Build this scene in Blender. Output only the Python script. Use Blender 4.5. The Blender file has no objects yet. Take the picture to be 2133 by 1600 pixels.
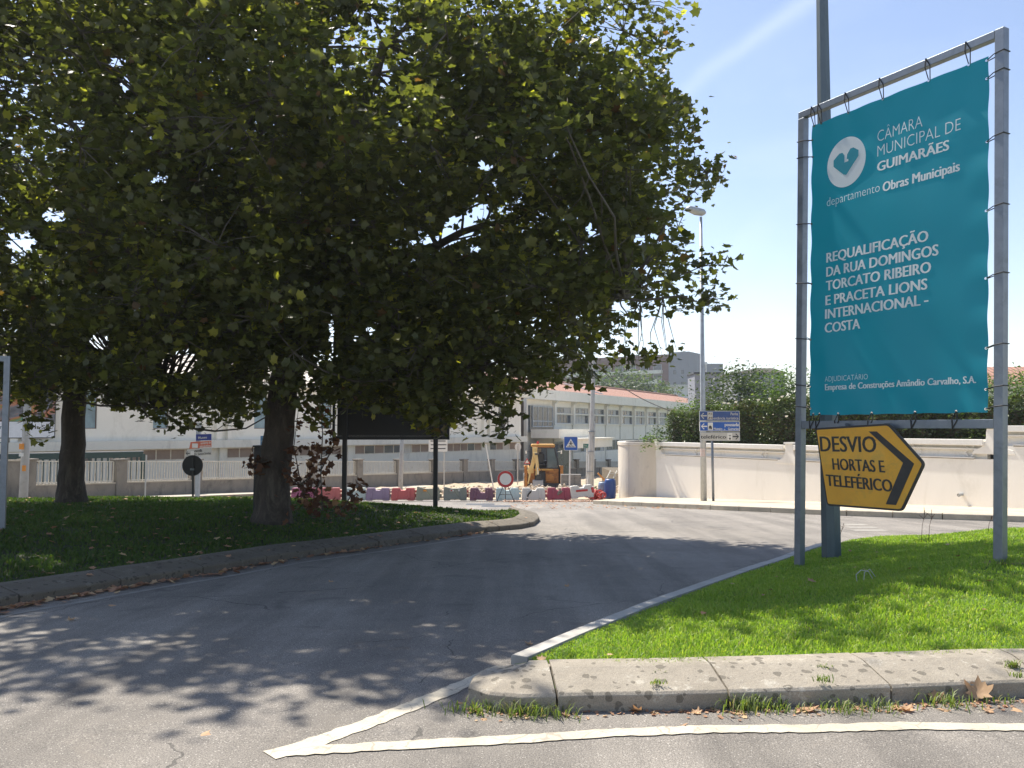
import bpy, math, random
import numpy as np
from mathutils import Vector, Matrix
R = math.radians
random.seed(7); RNG = np.random.default_rng(7)
scene = bpy.context.scene
COL = scene.collection

# ------------------------------------------------------------ camera, light, exposure
W_PX, F_PX = 2133.0, 1720.0
PITCH = math.atan(93 / F_PX)
CAM = Vector((0, 0, 1.6))
cam_d = bpy.data.cameras.new('camera'); cam_d.sensor_width = 36; cam_d.lens = 36 * F_PX / W_PX
cam_d.clip_end = 5000; cam_d.clip_start = 0.05
cam = bpy.data.objects.new('camera', cam_d); COL.objects.link(cam)
cam.location = CAM; cam.rotation_euler = (R(90) + PITCH, 0, 0)
scene.camera = cam

SUN_AZ = (-0.56, 0.83); SUN_EL = R(55)
world = bpy.data.worlds.new('World'); scene.world = world; world.use_nodes = True
wn, wl = world.node_tree.nodes, world.node_tree.links
wn.clear()
wout = wn.new('ShaderNodeOutputWorld'); bg = wn.new('ShaderNodeBackground')
sky = wn.new('ShaderNodeTexSky'); sky.sky_type = 'NISHITA'; sky.sun_disc = False
sky.sun_elevation = SUN_EL; sky.sun_rotation = math.atan2(SUN_AZ[0], SUN_AZ[1])
sky.air_density = 1.0; sky.dust_density = 0.35; sky.ozone_density = 2.0
bg.inputs['Strength'].default_value = 0.12
wl.new(bg.outputs[0], wout.inputs[0])
def _ray0(px, py):
    u = (px - 1066.5) / F_PX; v = (800 - py) / F_PX
    return Vector((u, math.cos(PITCH) - v * math.sin(PITCH), math.sin(PITCH) + v * math.cos(PITCH))).normalized()
_tc = wn.new('ShaderNodeTexCoord')
def _m(op, a, b=0.0, c=None, clamp=False):
    m = wn.new('ShaderNodeMath'); m.operation = op; m.use_clamp = clamp
    for i, v in enumerate((a, b) if c is None else (a, b, c)):
        if hasattr(v, 'node'): wl.new(v, m.inputs[i])
        else: m.inputs[i].default_value = v
    return m.outputs[0]
def _dot(v):
    d = wn.new('ShaderNodeVectorMath'); d.operation = 'DOT_PRODUCT'; wl.new(_tc.outputs['Generated'], d.inputs[0]); d.inputs[1].default_value = v; return d.outputs['Value']
def _noise(sc, det, dist=0, stretch=(1, 1, 1)):
    mp = wn.new('ShaderNodeMapping'); mp.inputs['Scale'].default_value = stretch; wl.new(_tc.outputs['Generated'], mp.inputs[0])
    n = wn.new('ShaderNodeTexNoise'); n.inputs['Scale'].default_value = sc; n.inputs['Detail'].default_value = det; n.inputs['Distortion'].default_value = dist
    wl.new(mp.outputs[0], n.inputs['Vector']); return n.outputs['Fac']
_a, _b = _ray0(1665, 10), _ray0(1500, 135)
_n = _a.cross(_b).normalized(); _t = (_a - _b).normalized()
_across = _m('ADD', _dot(tuple(_n)), _m('MULTIPLY', _m('SUBTRACT', _noise(9, 6), .5), .03))
_w = _m('DIVIDE', _across, .009)
_streak = _m('EXPONENT', _m('MULTIPLY', _m('MULTIPLY', _w, _w), -1.0))
_al = _dot(tuple(_t)); _mid = (_a.dot(_t) + _b.dot(_t)) / 2
_along = _m('DIVIDE', _m('SUBTRACT', _al, _mid + .02), .17)
_along = _m('EXPONENT', _m('MULTIPLY', _m('MULTIPLY', _along, _along), -1.0))
_streak = _m('MULTIPLY', _m('MULTIPLY', _streak, _along), .15)
_wisp = _m('MULTIPLY', _m('SUBTRACT', _noise(2.2, 7, .8, (1, 1, 2.6)), .52, clamp=True), .6)
_cl = _m('ADD', _streak, _wisp, clamp=True)
_mx = wn.new('ShaderNodeMix'); _mx.data_type = 'RGBA'; wl.new(_cl, _mx.inputs[0]); _tn = wn.new('ShaderNodeMix'); _tn.data_type = 'RGBA'; _tn.blend_type = 'MULTIPLY'; _tn.inputs[0].default_value = 1; wl.new(sky.outputs[0], _tn.inputs[6]); _tn.inputs[7].default_value = (1.12, .98, .93, 1); wl.new(_tn.outputs[2], _mx.inputs[6]); _mx.inputs[7].default_value = (6.6, 7.0, 7.6, 1)
wl.new(_mx.outputs[2], bg.inputs['Color'])

sun_d = bpy.data.lights.new('sun', 'SUN'); sun_d.energy = 5.0; sun_d.angle = R(0.55); sun_d.color = (1, 0.93, 0.82)
sun = bpy.data.objects.new('sun', sun_d); COL.objects.link(sun)
_sd = Vector((SUN_AZ[0] * math.cos(SUN_EL), SUN_AZ[1] * math.cos(SUN_EL), math.sin(SUN_EL)))
sun.rotation_euler = _sd.to_track_quat('Z', 'Y').to_euler(); sun.location = (0, 0, 40)
scene.view_settings.view_transform = 'Standard'; scene.view_settings.look = 'None'
scene.view_settings.gamma = 1; scene.view_settings.use_curve_mapping = False
scene.view_settings.exposure = 0.85
scene.cycles.use_adaptive_sampling = True
scene.cycles.max_bounces = 8; scene.cycles.transparent_max_bounces = 8
scene.cycles.use_denoising = True

# ------------------------------------------------------------ geometry helpers
def ray(px, py):
    u = (px - 1066.5) / F_PX; v = (800 - py) / F_PX
    return Vector((u, math.cos(PITCH) - v * math.sin(PITCH), math.sin(PITCH) + v * math.cos(PITCH)))
def P(px, py, Y):
    """point of the place seen at a photo pixel, at distance Y ahead"""
    d = ray(px, py); return CAM + d * (Y / d.y)
def project(V):
    V = np.asarray(V) - np.array(CAM)
    c, s = math.cos(PITCH), math.sin(PITCH)
    dep = V[:, 1] * c + V[:, 2] * s; up = -V[:, 1] * s + V[:, 2] * c
    return 1066.5 + F_PX * V[:, 0] / dep, 800 - F_PX * up / dep
_TY = [-200, 5, 10, 17, 22, 28, 35, 50, 70, 110, 3000]
_TZ = [0, 0, -.2, -.45, -.64, -1.0, -1.45, -2.15, -2.8, -3.6, -3.6]
def f_np(y):
    y = np.asarray(y, float)
    return sum(np.interp(y + d, _TY, _TZ) for d in (-1.8, -1.2, -.6, 0, .6, 1.2, 1.8)) / 7
def f(y): return float(f_np(y))
def G(px, py, dz=0.0):
    """where the sight line of a photo pixel meets the ground"""
    d = ray(px, py); lo, hi = 2.0, 150.0
    for _ in range(50):
        m = (lo + hi) / 2; p = CAM + d * (m / d.y)
        if p.z > f(m) + dz: lo = m
        else: hi = m
    return CAM + d * (lo / d.y)

def set_tag(o, label=None, cat=None, group=None, kind=None):
    if label: o['label'] = label
    if cat: o['category'] = cat
    if group: o['group'] = group
    if kind: o['kind'] = kind
    return o
def empty(name, loc, rotz=0, label=None, cat=None, group=None):
    o = bpy.data.objects.new(name, None); COL.objects.link(o)
    o.location = loc; o.rotation_euler = (0, 0, rotz); o.empty_display_size = .1
    return set_tag(o, label, cat, group)
def link_mesh(name, me, mat, parent=None):
    o = bpy.data.objects.new(name, me); COL.objects.link(o)
    if mat is not None and not me.materials:
        me.materials.append(mat)
    if parent: o.parent = parent
    return o
def fast_mesh(name, V, F, tint=None, smooth=False):
    V = np.ascontiguousarray(V, np.float32); F = np.ascontiguousarray(F, np.int32)
    me = bpy.data.meshes.new(name); n, k = F.shape
    me.vertices.add(len(V)); me.vertices.foreach_set('co', V.ravel())
    me.loops.add(n * k); me.loops.foreach_set('vertex_index', F.ravel())
    me.polygons.add(n); me.polygons.foreach_set('loop_start', np.arange(0, n * k, k, dtype=np.int32))
    me.update(calc_edges=True)
    if tint is not None:
        a = me.attributes.new('tint', 'FLOAT_COLOR', 'POINT')
        c = np.ones((len(V), 4), np.float32); c[:, :3] = tint; a.data.foreach_set('color', c.ravel())
    if smooth: me.polygons.foreach_set('use_smooth', np.ones(n, bool))
    return me

class MB:
    """collects shapes; build() links them as ONE mesh object"""
    def __init__(s): s.v = []; s.f = []
    def add(s, vs, fs):
        b = len(s.v); s.v += [tuple(v) for v in vs]; s.f += [tuple(i + b for i in f_) for f_ in fs]; return s
    def box(s, x0, x1, y0, y1, z0, z1):
        return s.add([(x, y, z) for z in (z0, z1) for y in (y0, y1) for x in (x0, x1)],
                     [(0, 2, 3, 1), (4, 5, 7, 6), (0, 1, 5, 4), (2, 6, 7, 3), (0, 4, 6, 2), (1, 3, 7, 5)])
    def prism(s, poly, d, axis='y', base=0.0):
        """extrude 2-D polygon; axis y: poly is (x,z); z: (x,y); x: (y,z)"""
        def pt(a, b, t):
            return (a, t, b) if axis == 'y' else ((a, b, t) if axis == 'z' else (t, a, b))
        n = len(poly)
        vs = [pt(a, b, base) for a, b in poly] + [pt(a, b, base + d) for a, b in poly]
        fs = [tuple(range(n)), tuple(range(2 * n - 1, n - 1, -1))]
        fs += [(i, i + n, (i + 1) % n + n, (i + 1) % n) for i in range(n)]
        return s.add(vs, fs)
    def tube(s, pts, rad, n=8, cap=True, jit=0):
        pts = [Vector(p) for p in pts]; m = len(pts)
        if not hasattr(rad, '__len__'): rad = [rad] * m
        rings = []; up = Vector((0, 0, 1))
        for i, p in enumerate(pts):
            t = (pts[min(i + 1, m - 1)] - pts[max(i - 1, 0)]).normalized()
            a = up - t * up.dot(t)
            if a.length < .2: a = Vector((0, 1, 0)) - t * t.y
            if a.length < .1: a = Vector((1, 0, 0)) - t * t.x
            a.normalize(); up = a; b = t.cross(a)
            rings.append([p + (a * math.cos(2 * math.pi * k / n) + b * math.sin(2 * math.pi * k / n)) * rad[i] * (1 + (random.uniform(-jit, jit) if jit else 0)) for k in range(n)])
        vs = [v for r_ in rings for v in r_]
        fs = [(i * n + k, i * n + (k + 1) % n, (i + 1) * n + (k + 1) % n, (i + 1) * n + k) for i in range(m - 1) for k in range(n)]
        if cap: fs += [tuple(range(n - 1, -1, -1)), tuple((m - 1) * n + k for k in range(n))]
        return s.add(vs, fs)
    def bar(s, a, b, w, h=None):
        """square-section bar between two points"""
        h = h or w; a, b = Vector(a), Vector(b); t = (b - a).normalized()
        u = Vector((0, 0, 1)) - t * t.z
        if u.length < .05: u = Vector((0, 1, 0))
        u.normalize(); v = t.cross(u)
        vs = [q + u * (h / 2 * i) + v * (w / 2 * j) for q in (a, b) for i, j in ((-1, -1), (-1, 1), (1, 1), (1, -1))]
        return s.add(vs, [(0, 1, 2, 3), (7, 6, 5, 4), (0, 4, 5, 1), (1, 5, 6, 2), (2, 6, 7, 3), (3, 7, 4, 0)])
    def disc(s, c, r, y0, y1, n=28):
        """disc facing -Y"""
        return s.prism([(c[0] + r * math.cos(2 * math.pi * k / n), c[1] + r * math.sin(2 * math.pi * k / n)) for k in range(n)], y1 - y0, 'y', y0)
    def xf(s, fn): s.v = [tuple(fn(Vector(v))) for v in s.v]; return s
    def mesh(s, name, smooth=False):
        import bmesh
        me = bpy.data.meshes.new(name); me.from_pydata(s.v, [], s.f); me.validate()
        bm = bmesh.new(); bm.from_mesh(me); bmesh.ops.recalc_face_normals(bm, faces=bm.faces[:]); bm.to_mesh(me); bm.free()
        if smooth:
            for p in me.polygons: p.use_smooth = True
        return me
    def build(s, name, mat, parent=None, smooth=False, bevel=0, off=None):
        if off is not None: o_ = Vector(off); s.xf(lambda v: v - o_)
        o = link_mesh(name, s.mesh(name, smooth), mat, parent)
        if bevel:
            m = o.modifiers.new('bevel', 'BEVEL'); m.width = bevel; m.segments = 2; m.limit_method = 'ANGLE'
        return o
def struct(o): o['kind'] = 'structure'; return o

# ------------------------------------------------------------ materials
def nodes_of(name):
    m = bpy.data.materials.new(name); m.use_nodes = True
    nt = m.node_tree; b = nt.nodes['Principled BSDF']; return m, nt.nodes, nt.links, b
def coords(N, L, kind='Object', scale=None):
    t = N.new('ShaderNodeTexCoord'); o = t.outputs['Object' if kind == 'World' else kind]
    if kind == 'World':
        g = N.new('ShaderNodeNewGeometry'); o = g.outputs['Position']
    if scale:
        mp = N.new('ShaderNodeMapping'); mp.inputs['Scale'].default_value = scale; L.new(o, mp.inputs[0]); o = mp.outputs[0]
    return o
def noise(N, L, vec, scale, detail=4, rough=.6, dist=0):
    n = N.new('ShaderNodeTexNoise'); n.inputs['Scale'].default_value = scale; n.inputs['Detail'].default_value = detail
    n.inputs['Roughness'].default_value = rough; n.inputs['Distortion'].default_value = dist; L.new(vec, n.inputs['Vector']); return n.outputs['Fac']
def ramp(N, L, fac, stops):
    r = N.new('ShaderNodeValToRGB'); e = r.color_ramp.elements
    while len(e) < len(stops): e.new(.5)
    for q, (p, c) in zip(e, stops):
        q.position = p; q.color = (*c, 1) if len(c) == 3 else c
    L.new(fac, r.inputs[0]); return r.outputs[0]
def mixc(N, L, fac, a, b, mode='MIX'):
    m = N.new('ShaderNodeMix'); m.data_type = 'RGBA'; m.blend_type = mode; m.clamp_result = False
    for s_, v in ((0, fac), (6, a), (7, b)):
        if hasattr(v, 'node'): L.new(v, m.inputs[s_])
        else: m.inputs[s_].default_value = v if s_ == 0 else (*v, 1)
    return m.outputs[2]
def bump(N, L, b, h, strength, dist=.02):
    n = N.new('ShaderNodeBump'); n.inputs['Strength'].default_value = strength; n.inputs['Distance'].default_value = dist
    L.new(h, n.inputs['Height']); L.new(n.outputs[0], b.inputs['Normal'])
def math_(N, L, op, a, b=0.0, c=None):
    m = N.new('ShaderNodeMath'); m.operation = op
    for i, v in enumerate((a, b) if c is None else (a, b, c)):
        if hasattr(v, 'node'): L.new(v, m.inputs[i])
        else: m.inputs[i].default_value = v
    return m.outputs[0]
def pm(name, c1, c2=None, scale=3, rough=.6, bmp=.1, bscale=40, metal=0, kind='Object', dirt=None, dscale=1.2, stretch=None):
    m, N, L, b = nodes_of(name)
    c2 = c2 or tuple(x * .8 for x in c1)
    v = coords(N, L, kind, stretch)
    n1 = noise(N, L, v, scale, 6, .65)
    col = ramp(N, L, n1, [(.3, c1), (.7, c2)])
    if dirt:
        n2 = noise(N, L, v, dscale, 8, .75, .6)
        k = ramp(N, L, n2, [(.52, (0, 0, 0)), (.72, (1, 1, 1))])
        col = mixc(N, L, k, col, dirt)
    L.new(col, b.inputs['Base Color']); b.inputs['Roughness'].default_value = rough; b.inputs['Metallic'].default_value = metal
    if bmp: bump(N, L, b, noise(N, L, v, bscale, 5), bmp, .06 if name == 'bark' else .02)
    return m
def plain(name, c, rough=.5, metal=0): return pm(name, c, tuple(x * .88 for x in c), 5, rough, .03, 60, metal)

def leaf_material(name, base, dark, yellow, trans, tcol, rough=.45, extra=None):
    m, N, L, b = nodes_of(name)
    at = N.new('ShaderNodeAttribute'); at.attribute_name = 'tint'
    sp = N.new('ShaderNodeSeparateColor'); L.new(at.outputs['Color'], sp.inputs[0])
    c = mixc(N, L, sp.outputs[0], dark, base)
    c = mixc(N, L, sp.outputs[1], c, yellow)
    c = mixc(N, L, sp.outputs[2], c, extra or (.14, .065, .03))
    L.new(c, b.inputs['Base Color']); b.inputs['Roughness'].default_value = rough
    b.inputs['Specular IOR Level'].default_value = .4
    tr = N.new('ShaderNodeBsdfTranslucent'); tc = mixc(N, L, 1.0, c, tcol, 'MULTIPLY'); L.new(tc, tr.inputs[0])
    mx = N.new('ShaderNodeMixShader'); mx.inputs[0].default_value = trans
    L.new(b.outputs[0], mx.inputs[1]); L.new(tr.outputs[0], mx.inputs[2])
    L.new(mx.outputs[0], N['Material Output'].inputs[0]); return m

M = {}
def asphalt():
    m, N, L, b = nodes_of('asphalt')
    v = coords(N, L, 'World')
    big = noise(N, L, v, .35, 5, .6); med = noise(N, L, v, 2.2, 6, .7)
    col = ramp(N, L, big, [(.38, (.172, .156, .138)), (.62, (.255, .232, .204))])
    col = mixc(N, L, .35, col, ramp(N, L, med, [(.3, (.13, .12, .108)), (.7, (.275, .25, .217))]))
    fine = noise(N, L, v, 130, 3, .8)
    col = mixc(N, L, .75, col, ramp(N, L, fine, [(.34, (.2, .2, .2)), (.5, (.95, .95, .95)), (.66, (2.0, 2.0, 1.95))]), 'MULTIPLY')
    vo = N.new('ShaderNodeTexVoronoi'); vo.inputs['Scale'].default_value = 75; L.new(v, vo.inputs['Vector'])
    vc = N.new('ShaderNodeSeparateColor'); L.new(vo.outputs['Color'], vc.inputs[0])
    grit = math_(N, L, 'GREATER_THAN', vc.outputs[0], .86)
    near = math_(N, L, 'LESS_THAN', vo.outputs['Distance'], .3)
    col = mixc(N, L, math_(N, L, 'MULTIPLY', math_(N, L, 'MULTIPLY', grit, near), .8), col, (.5, .47, .42))
    # cracks
    dv = N.new('ShaderNodeTexNoise'); dv.inputs['Scale'].default_value = 1.3; dv.inputs['Detail'].default_value = 4; L.new(v, dv.inputs['Vector'])
    ad = N.new('ShaderNodeVectorMath'); ad.operation = 'MULTIPLY_ADD'; L.new(dv.outputs['Color'], ad.inputs[0]); ad.inputs[1].default_value = (.75, .75, 0); L.new(v, ad.inputs[2])
    vk = N.new('ShaderNodeTexVoronoi'); vk.feature = 'DISTANCE_TO_EDGE'; vk.inputs['Scale'].default_value = .42; L.new(ad.outputs[0], vk.inputs['Vector'])
    crack = math_(N, L, 'LESS_THAN', vk.outputs['Distance'], .0026)
    cm = math_(N, L, 'GREATER_THAN', noise(N, L, v, .3, 3), .5)
    ck = math_(N, L, 'MULTIPLY', crack, cm)
    col = mixc(N, L, math_(N, L, 'MULTIPLY', ck, .6), col, (.04, .038, .035))
    st = ramp(N, L, noise(N, L, v, 1.6, 3, .5, .4), [(.64, (0, 0, 0)), (.72, (.45, .45, .45))])
    col = mixc(N, L, st, col, (.075, .07, .065))
    lane = N.new('ShaderNodeMapping'); lane.inputs['Rotation'].default_value = (0, 0, -.5); lane.inputs['Scale'].default_value = (1.1, .06, 1); L.new(v, lane.inputs[0])
    ln = ramp(N, L, noise(N, L, lane.outputs[0], 1.6, 4, .6), [(.40, (.82, .82, .82)), (.60, (1.13, 1.13, 1.13))])
    col = mixc(N, L, 1.0, col, ln, 'MULTIPLY')
    # dusty patches
    du = ramp(N, L, noise(N, L, v, .9, 8, .75, 1), [(.55, (0, 0, 0)), (.75, (.5, .5, .5))])
    col = mixc(N, L, du, col, (.27, .235, .19))
    L.new(col, b.inputs['Base Color']); b.inputs['Roughness'].default_value = .85
    h = math_(N, L, 'SUBTRACT', fine, math_(N, L, 'MULTIPLY', ck, 2.0)); bump(N, L, b, h, .8, .008)
    return m
M['asphalt'] = asphalt()
def paint_mat():
    m, N, L, b = nodes_of('road_paint'); v = coords(N, L, 'World')
    w = noise(N, L, v, 9, 8, .75)
    wear = ramp(N, L, w, [(.33, (1, 1, 1)), (.40, (0, 0, 0))])
    col = ramp(N, L, noise(N, L, v, 2.5, 5), [(.3, (.46, .41, .31)), (.7, (.59, .53, .42))])
    fine = ramp(N, L, noise(N, L, v, 90, 3), [(.3, (.8, .8, .8)), (.6, (1, 1, 1))])
    col = mixc(N, L, 1.0, col, fine, 'MULTIPLY')
    vo = N.new('ShaderNodeTexVoronoi'); vo.feature = 'DISTANCE_TO_EDGE'; vo.inputs['Scale'].default_value = 3.1
    dn = N.new('ShaderNodeTexNoise'); dn.inputs['Scale'].default_value = 5; L.new(v, dn.inputs['Vector'])
    ad = N.new('ShaderNodeVectorMath'); ad.operation = 'MULTIPLY_ADD'; L.new(dn.outputs['Color'], ad.inputs[0]); ad.inputs[1].default_value = (.35, .35, 0); L.new(v, ad.inputs[2]); L.new(ad.outputs[0], vo.inputs['Vector'])
    cr = math_(N, L, 'LESS_THAN', vo.outputs['Distance'], .012)
    col = mixc(N, L, math_(N, L, 'MULTIPLY', cr, .5), col, (.2, .17, .14))
    col = mixc(N, L, wear, col, (.2, .185, .165))
    L.new(col, b.inputs['Base Color']); b.inputs['Roughness'].default_value = .7
    bump(N, L, b, noise(N, L, v, 120, 3), .3, .005); return m
M['paint'] = paint_mat()
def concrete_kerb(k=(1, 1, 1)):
    m, N, L, b = nodes_of('kerb_concrete'); v = coords(N, L, 'World')
    col = ramp(N, L, noise(N, L, v, 3, 8, .7), [(.3, (.30, .275, .235)), (.7, (.43, .40, .35))])
    vo = N.new('ShaderNodeTexVoronoi'); vo.inputs['Scale'].default_value = 17
    dn = N.new('ShaderNodeTexNoise'); dn.inputs['Scale'].default_value = 12; L.new(v, dn.inputs['Vector'])
    ad = N.new('ShaderNodeVectorMath'); ad.operation = 'MULTIPLY_ADD'; L.new(dn.outputs['Color'], ad.inputs[0]); ad.inputs[1].default_value = (.06, .06, .06); L.new(v, ad.inputs[2]); L.new(ad.outputs[0], vo.inputs['Vector'])
    sc_ = N.new('ShaderNodeSeparateColor'); L.new(vo.outputs['Color'], sc_.inputs[0])
    th = math_(N, L, 'MULTIPLY', sc_.outputs[0], .52)
    lich = math_(N, L, 'LESS_THAN', vo.outputs['Distance'], th)
    sel = math_(N, L, 'GREATER_THAN', sc_.outputs[1], .45)
    col = mixc(N, L, math_(N, L, 'MULTIPLY', math_(N, L, 'MULTIPLY', lich, sel), .72), col, (.13, .12, .1))
    pale = math_(N, L, 'GREATER_THAN', noise(N, L, v, 6, 6, .8), .6)
    col = mixc(N, L, math_(N, L, 'MULTIPLY', pale, .5), col, (.58, .57, .52))
    fine = ramp(N, L, noise(N, L, v, 160, 3, .8), [(.3, (.55, .55, .55)), (.6, (1.15, 1.15, 1.15))])
    col = mixc(N, L, .8, col, fine, 'MULTIPLY')
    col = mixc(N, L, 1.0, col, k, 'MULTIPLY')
    L.new(col, b.inputs['Base Color']); b.inputs['Roughness'].default_value = .9
    bump(N, L, b, math_(N, L, 'ADD', noise(N, L, v, 60, 6, .75), math_(N, L, 'MULTIPLY', noise(N, L, v, 9, 4), 1.5)), .6, .012); return m
M['kerb'] = concrete_kerb((.90, .86, .79)); M['kerb_shade'] = concrete_kerb((.42, .39, .34))  # second kerb is a darker copy, tree shade put into its colour
M['pale_stone'] = pm('pale_stone', (.52, .46, .36), (.40, .36, .29), 4, .85, .3, 50, kind='World', dirt=(.3, .26, .2))
M['edge_stone'] = pm('edge_stone', (.46, .44, .40), (.38, .36, .32), 5, .85, .3, 60, kind='World', dirt=(.36, .34, .30), dscale=3)
M['gravel'] = pm('gravel', (.52, .42, .29), (.36, .28, .19), 1.2, .95, .8, 12, kind='World', dirt=(.28, .22, .15), dscale=3)
M['earth'] = pm('earth', (.16, .12, .08), (.09, .08, .05), 2, .95, .6, 14, kind='World')
M['field'] = pm('field', (.07, .09, .035), (.12, .11, .055), .5, .95, .4, 5, kind='World')
M['turf'] = pm('turf', (.10, .18, .03), (.07, .13, .02), 7, .9, .6, 60, kind='World', dirt=(.10, .085, .035), dscale=2.5)
M['galv'] = pm('galvanised', (.24, .27, .31), (.19, .215, .25), 9, .42, .08, 120, .55, dirt=(.16, .18, .2), dscale=5)
M['galv_pale'] = pm('galvanised_pale', (.46, .48, .49), (.38, .40, .41), 8, .5, .06, 80, .35, dirt=(.3, .3, .29), dscale=6)
M['pole_paint'] = pm('pole_paint', (.13, .165, .185), (.10, .13, .15), 6, .45, .12, 90, .3, dirt=(.09, .11, .12), dscale=8, stretch=(1, 1, .25))
M['black_steel'] = plain('black_steel', (.022, .024, .03), .45)
M['dark_grey'] = plain('dark_grey', (.035, .037, .04), .5)
M['wire'] = plain('wire', (.02, .02, .022), .6)
M['chrome'] = plain('chrome', (.75, .75, .76), .2, 1)
M['white'] = pm('white_paint', (.8, .78, .74), (.72, .7, .65), 5, .55, .05)
M['letter_white'] = plain('letter_white', (.82, .83, .83), .6)
M['plaster'] = pm('white_plaster', (.84, .81, .75), (.78, .75, .69), .7, .8, .14, 22, kind='World', dirt=(.69, .66, .59), dscale=1.1, stretch=(1, 1, .45))
M['plaster_grey'] = pm('grey_plaster', (.66, .61, .53), (.56, .51, .44), 1.2, .85, .2, 18, kind='World', dirt=(.40, .37, .32), dscale=1.6, stretch=(1, 1, .35))  # greyer than the main wall, mottled by noise
M['cream'] = pm('cream_render', (.88, .84, .73), (.82, .78, .67), .6, .85, .1, 10, dirt=(.70, .66, .55), dscale=.8, stretch=(1, 1, .5))
M['cream_grey'] = pm('grey_render', (.70, .69, .61), (.63, .62, .55), .8, .85, .1, 10, dirt=(.46, .46, .41), dscale=.7, stretch=(1, 1, .4))
M['roof_pale'] = pm('pale_roof', (.58, .53, .45), (.48, .44, .37), 1.0, .9, .2, 12, dirt=(.34, .30, .25), dscale=1.5)
M['concrete_old'] = pm('weathered_concrete', (.27, .24, .2), (.19, .17, .14), 1.5, .92, .3, 25, kind='World', dirt=(.09, .08, .07), dscale=1.3, stretch=(1, 1, .6))
M['concrete_pole'] = pm('pole_concrete', (.48, .48, .47), (.40, .40, .39), 3, .85, .15, 40, dirt=(.3, .3, .29), dscale=3)
M['dark_green'] = plain('dark_green_paint', (.012, .045, .04), .5)
M['picket'] = pm('picket_paint', (.66, .62, .53), (.56, .52, .43), 3, .65, .05, dirt=(.40, .30, .2), dscale=4)
M['rust_brown'] = plain('brown_frame', (.16, .10, .07), .6)
def glass_mat(name, c, rough=.12):
    m, N, L, b = nodes_of(name); v = coords(N, L)
    L.new(ramp(N, L, noise(N, L, v, 1.1, 4), [(.35, c), (.65, tuple(x * 1.8 + .01 for x in c))]), b.inputs['Base Color'])
    b.inputs['Roughness'].default_value = rough; b.inputs['Specular IOR Level'].default_value = .7; return m
M['glass'] = glass_mat('window_glass', (.035, .045, .055))
M['glass_blue'] = glass_mat('window_glass_blue', (.14, .21, .23), .3)
M['blind'] = pm('window_blind', (.30, .23, .18), (.20, .15, .12), 1, .7, .05)
M['curtain'] = pm('curtain', (.62, .60, .55), (.42, .41, .38), 2.5, .85, .2, 12, stretch=(6, 6, .2))
def tiles(name, c1, c2):
    m, N, L, b = nodes_of(name); v = coords(N, L)
    w = N.new('ShaderNodeTexWave'); w.wave_type = 'BANDS'; w.bands_direction = 'X'; w.inputs['Scale'].default_value = 1.2; w.inputs['Distortion'].default_value = .3; L.new(v, w.inputs[0])
    w2 = N.new('ShaderNodeTexWave'); w2.wave_type = 'BANDS'; w2.bands_direction = 'Y'; w2.wave_profile = 'SAW'; w2.inputs['Scale'].default_value = .95; w2.inputs['Distortion'].default_value = .5; L.new(v, w2.inputs[0])
    col = ramp(N, L, noise(N, L, v, 2.6, 8, .8), [(.3, c1), (.7, c2)])
    col = mixc(N, L, .5, col, ramp(N, L, w2.outputs['Fac'], [(0, (.45, .42, .4)), (.3, (1, 1, 1)), (1, (1.15, 1.15, 1.15))]), 'MULTIPLY')
    L.new(col, b.inputs['Base Color']); b.inputs['Roughness'].default_value = .85
    bump(N, L, b, math_(N, L, 'ADD', w.outputs['Fac'], w2.outputs['Fac']), .8, .06); return m
M['tile'] = tiles('terracotta_tiles', (.46, .25, .175), (.31, .16, .115))
M['bark'] = pm('bark', (.10, .08, .062), (.04, .032, .026), 7, .95, 1.0, 22, dirt=(.19, .165, .125), dscale=3.6, stretch=(1, 1, .35))
M['bark_branch'] = pm('branch_bark', (.13, .115, .09), (.07, .06, .05), 6, .9, .5, 20)
M['leaf'] = leaf_material('plane_leaf', (.115, .12, .036), (.05, .058, .022), (.36, .34, .06), .46, (1.9, 2.1, .75))
M['leaf_dry'] = leaf_material('dry_leaf', (.16, .075, .035), (.08, .035, .02), (.30, .17, .08), .25, (1.4, 1.0, .7), .7)
M['leaf_fallen'] = leaf_material('fallen_leaf_material', (.50, .29, .17), (.33, .17, .10), (.62, .45, .25), .2, (1.3, 1.0, .7), .7)
M['bush'] = leaf_material('bush_leaf', (.105, .14, .045), (.035, .055, .022), (.16, .20, .06), .25, (1.4, 1.7, .6), .4)
M['bush_light'] = leaf_material('light_bush_leaf', (.13, .19, .055), (.06, .10, .03), (.26, .30, .09), .35, (1.4, 1.7, .6), .5)
M['far_leaf'] = leaf_material('far_leaf', (.13, .18, .06), (.05, .075, .035), (.2, .22, .1), .3, (1.4, 1.6, .7), .6)
M['grass'] = leaf_material('grass_blade', (.30, .40, .07), (.16, .26, .04), (.44, .46, .12), .45, (1.5, 1.7, .6), .5, (.34, .30, .14))
M['weed'] = leaf_material('weed_blade', (.14, .21, .045), (.08, .12, .03), (.26, .28, .08), .35, (1.4, 1.6, .6), .5, (.3, .24, .12))
M['grass_shade'] = leaf_material('shaded_grass_blade', (.075, .13, .02), (.045, .08, .014), (.11, .13, .04), .35, (1.4, 1.6, .6), .6, (.16, .12, .06))  # lawn under the trees, their shade put into the blade colour
M['turf_shade'] = pm('shaded_turf', (.022, .04, .009), (.03, .032, .012), 7, .95, .6, 60, kind='World', dirt=(.045, .035, .018), dscale=2.5)  # darker copy of the turf with the tree shade in its colour
M['flower'] = plain('rose_petal', (.85, .82, .72), .6)

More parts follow.
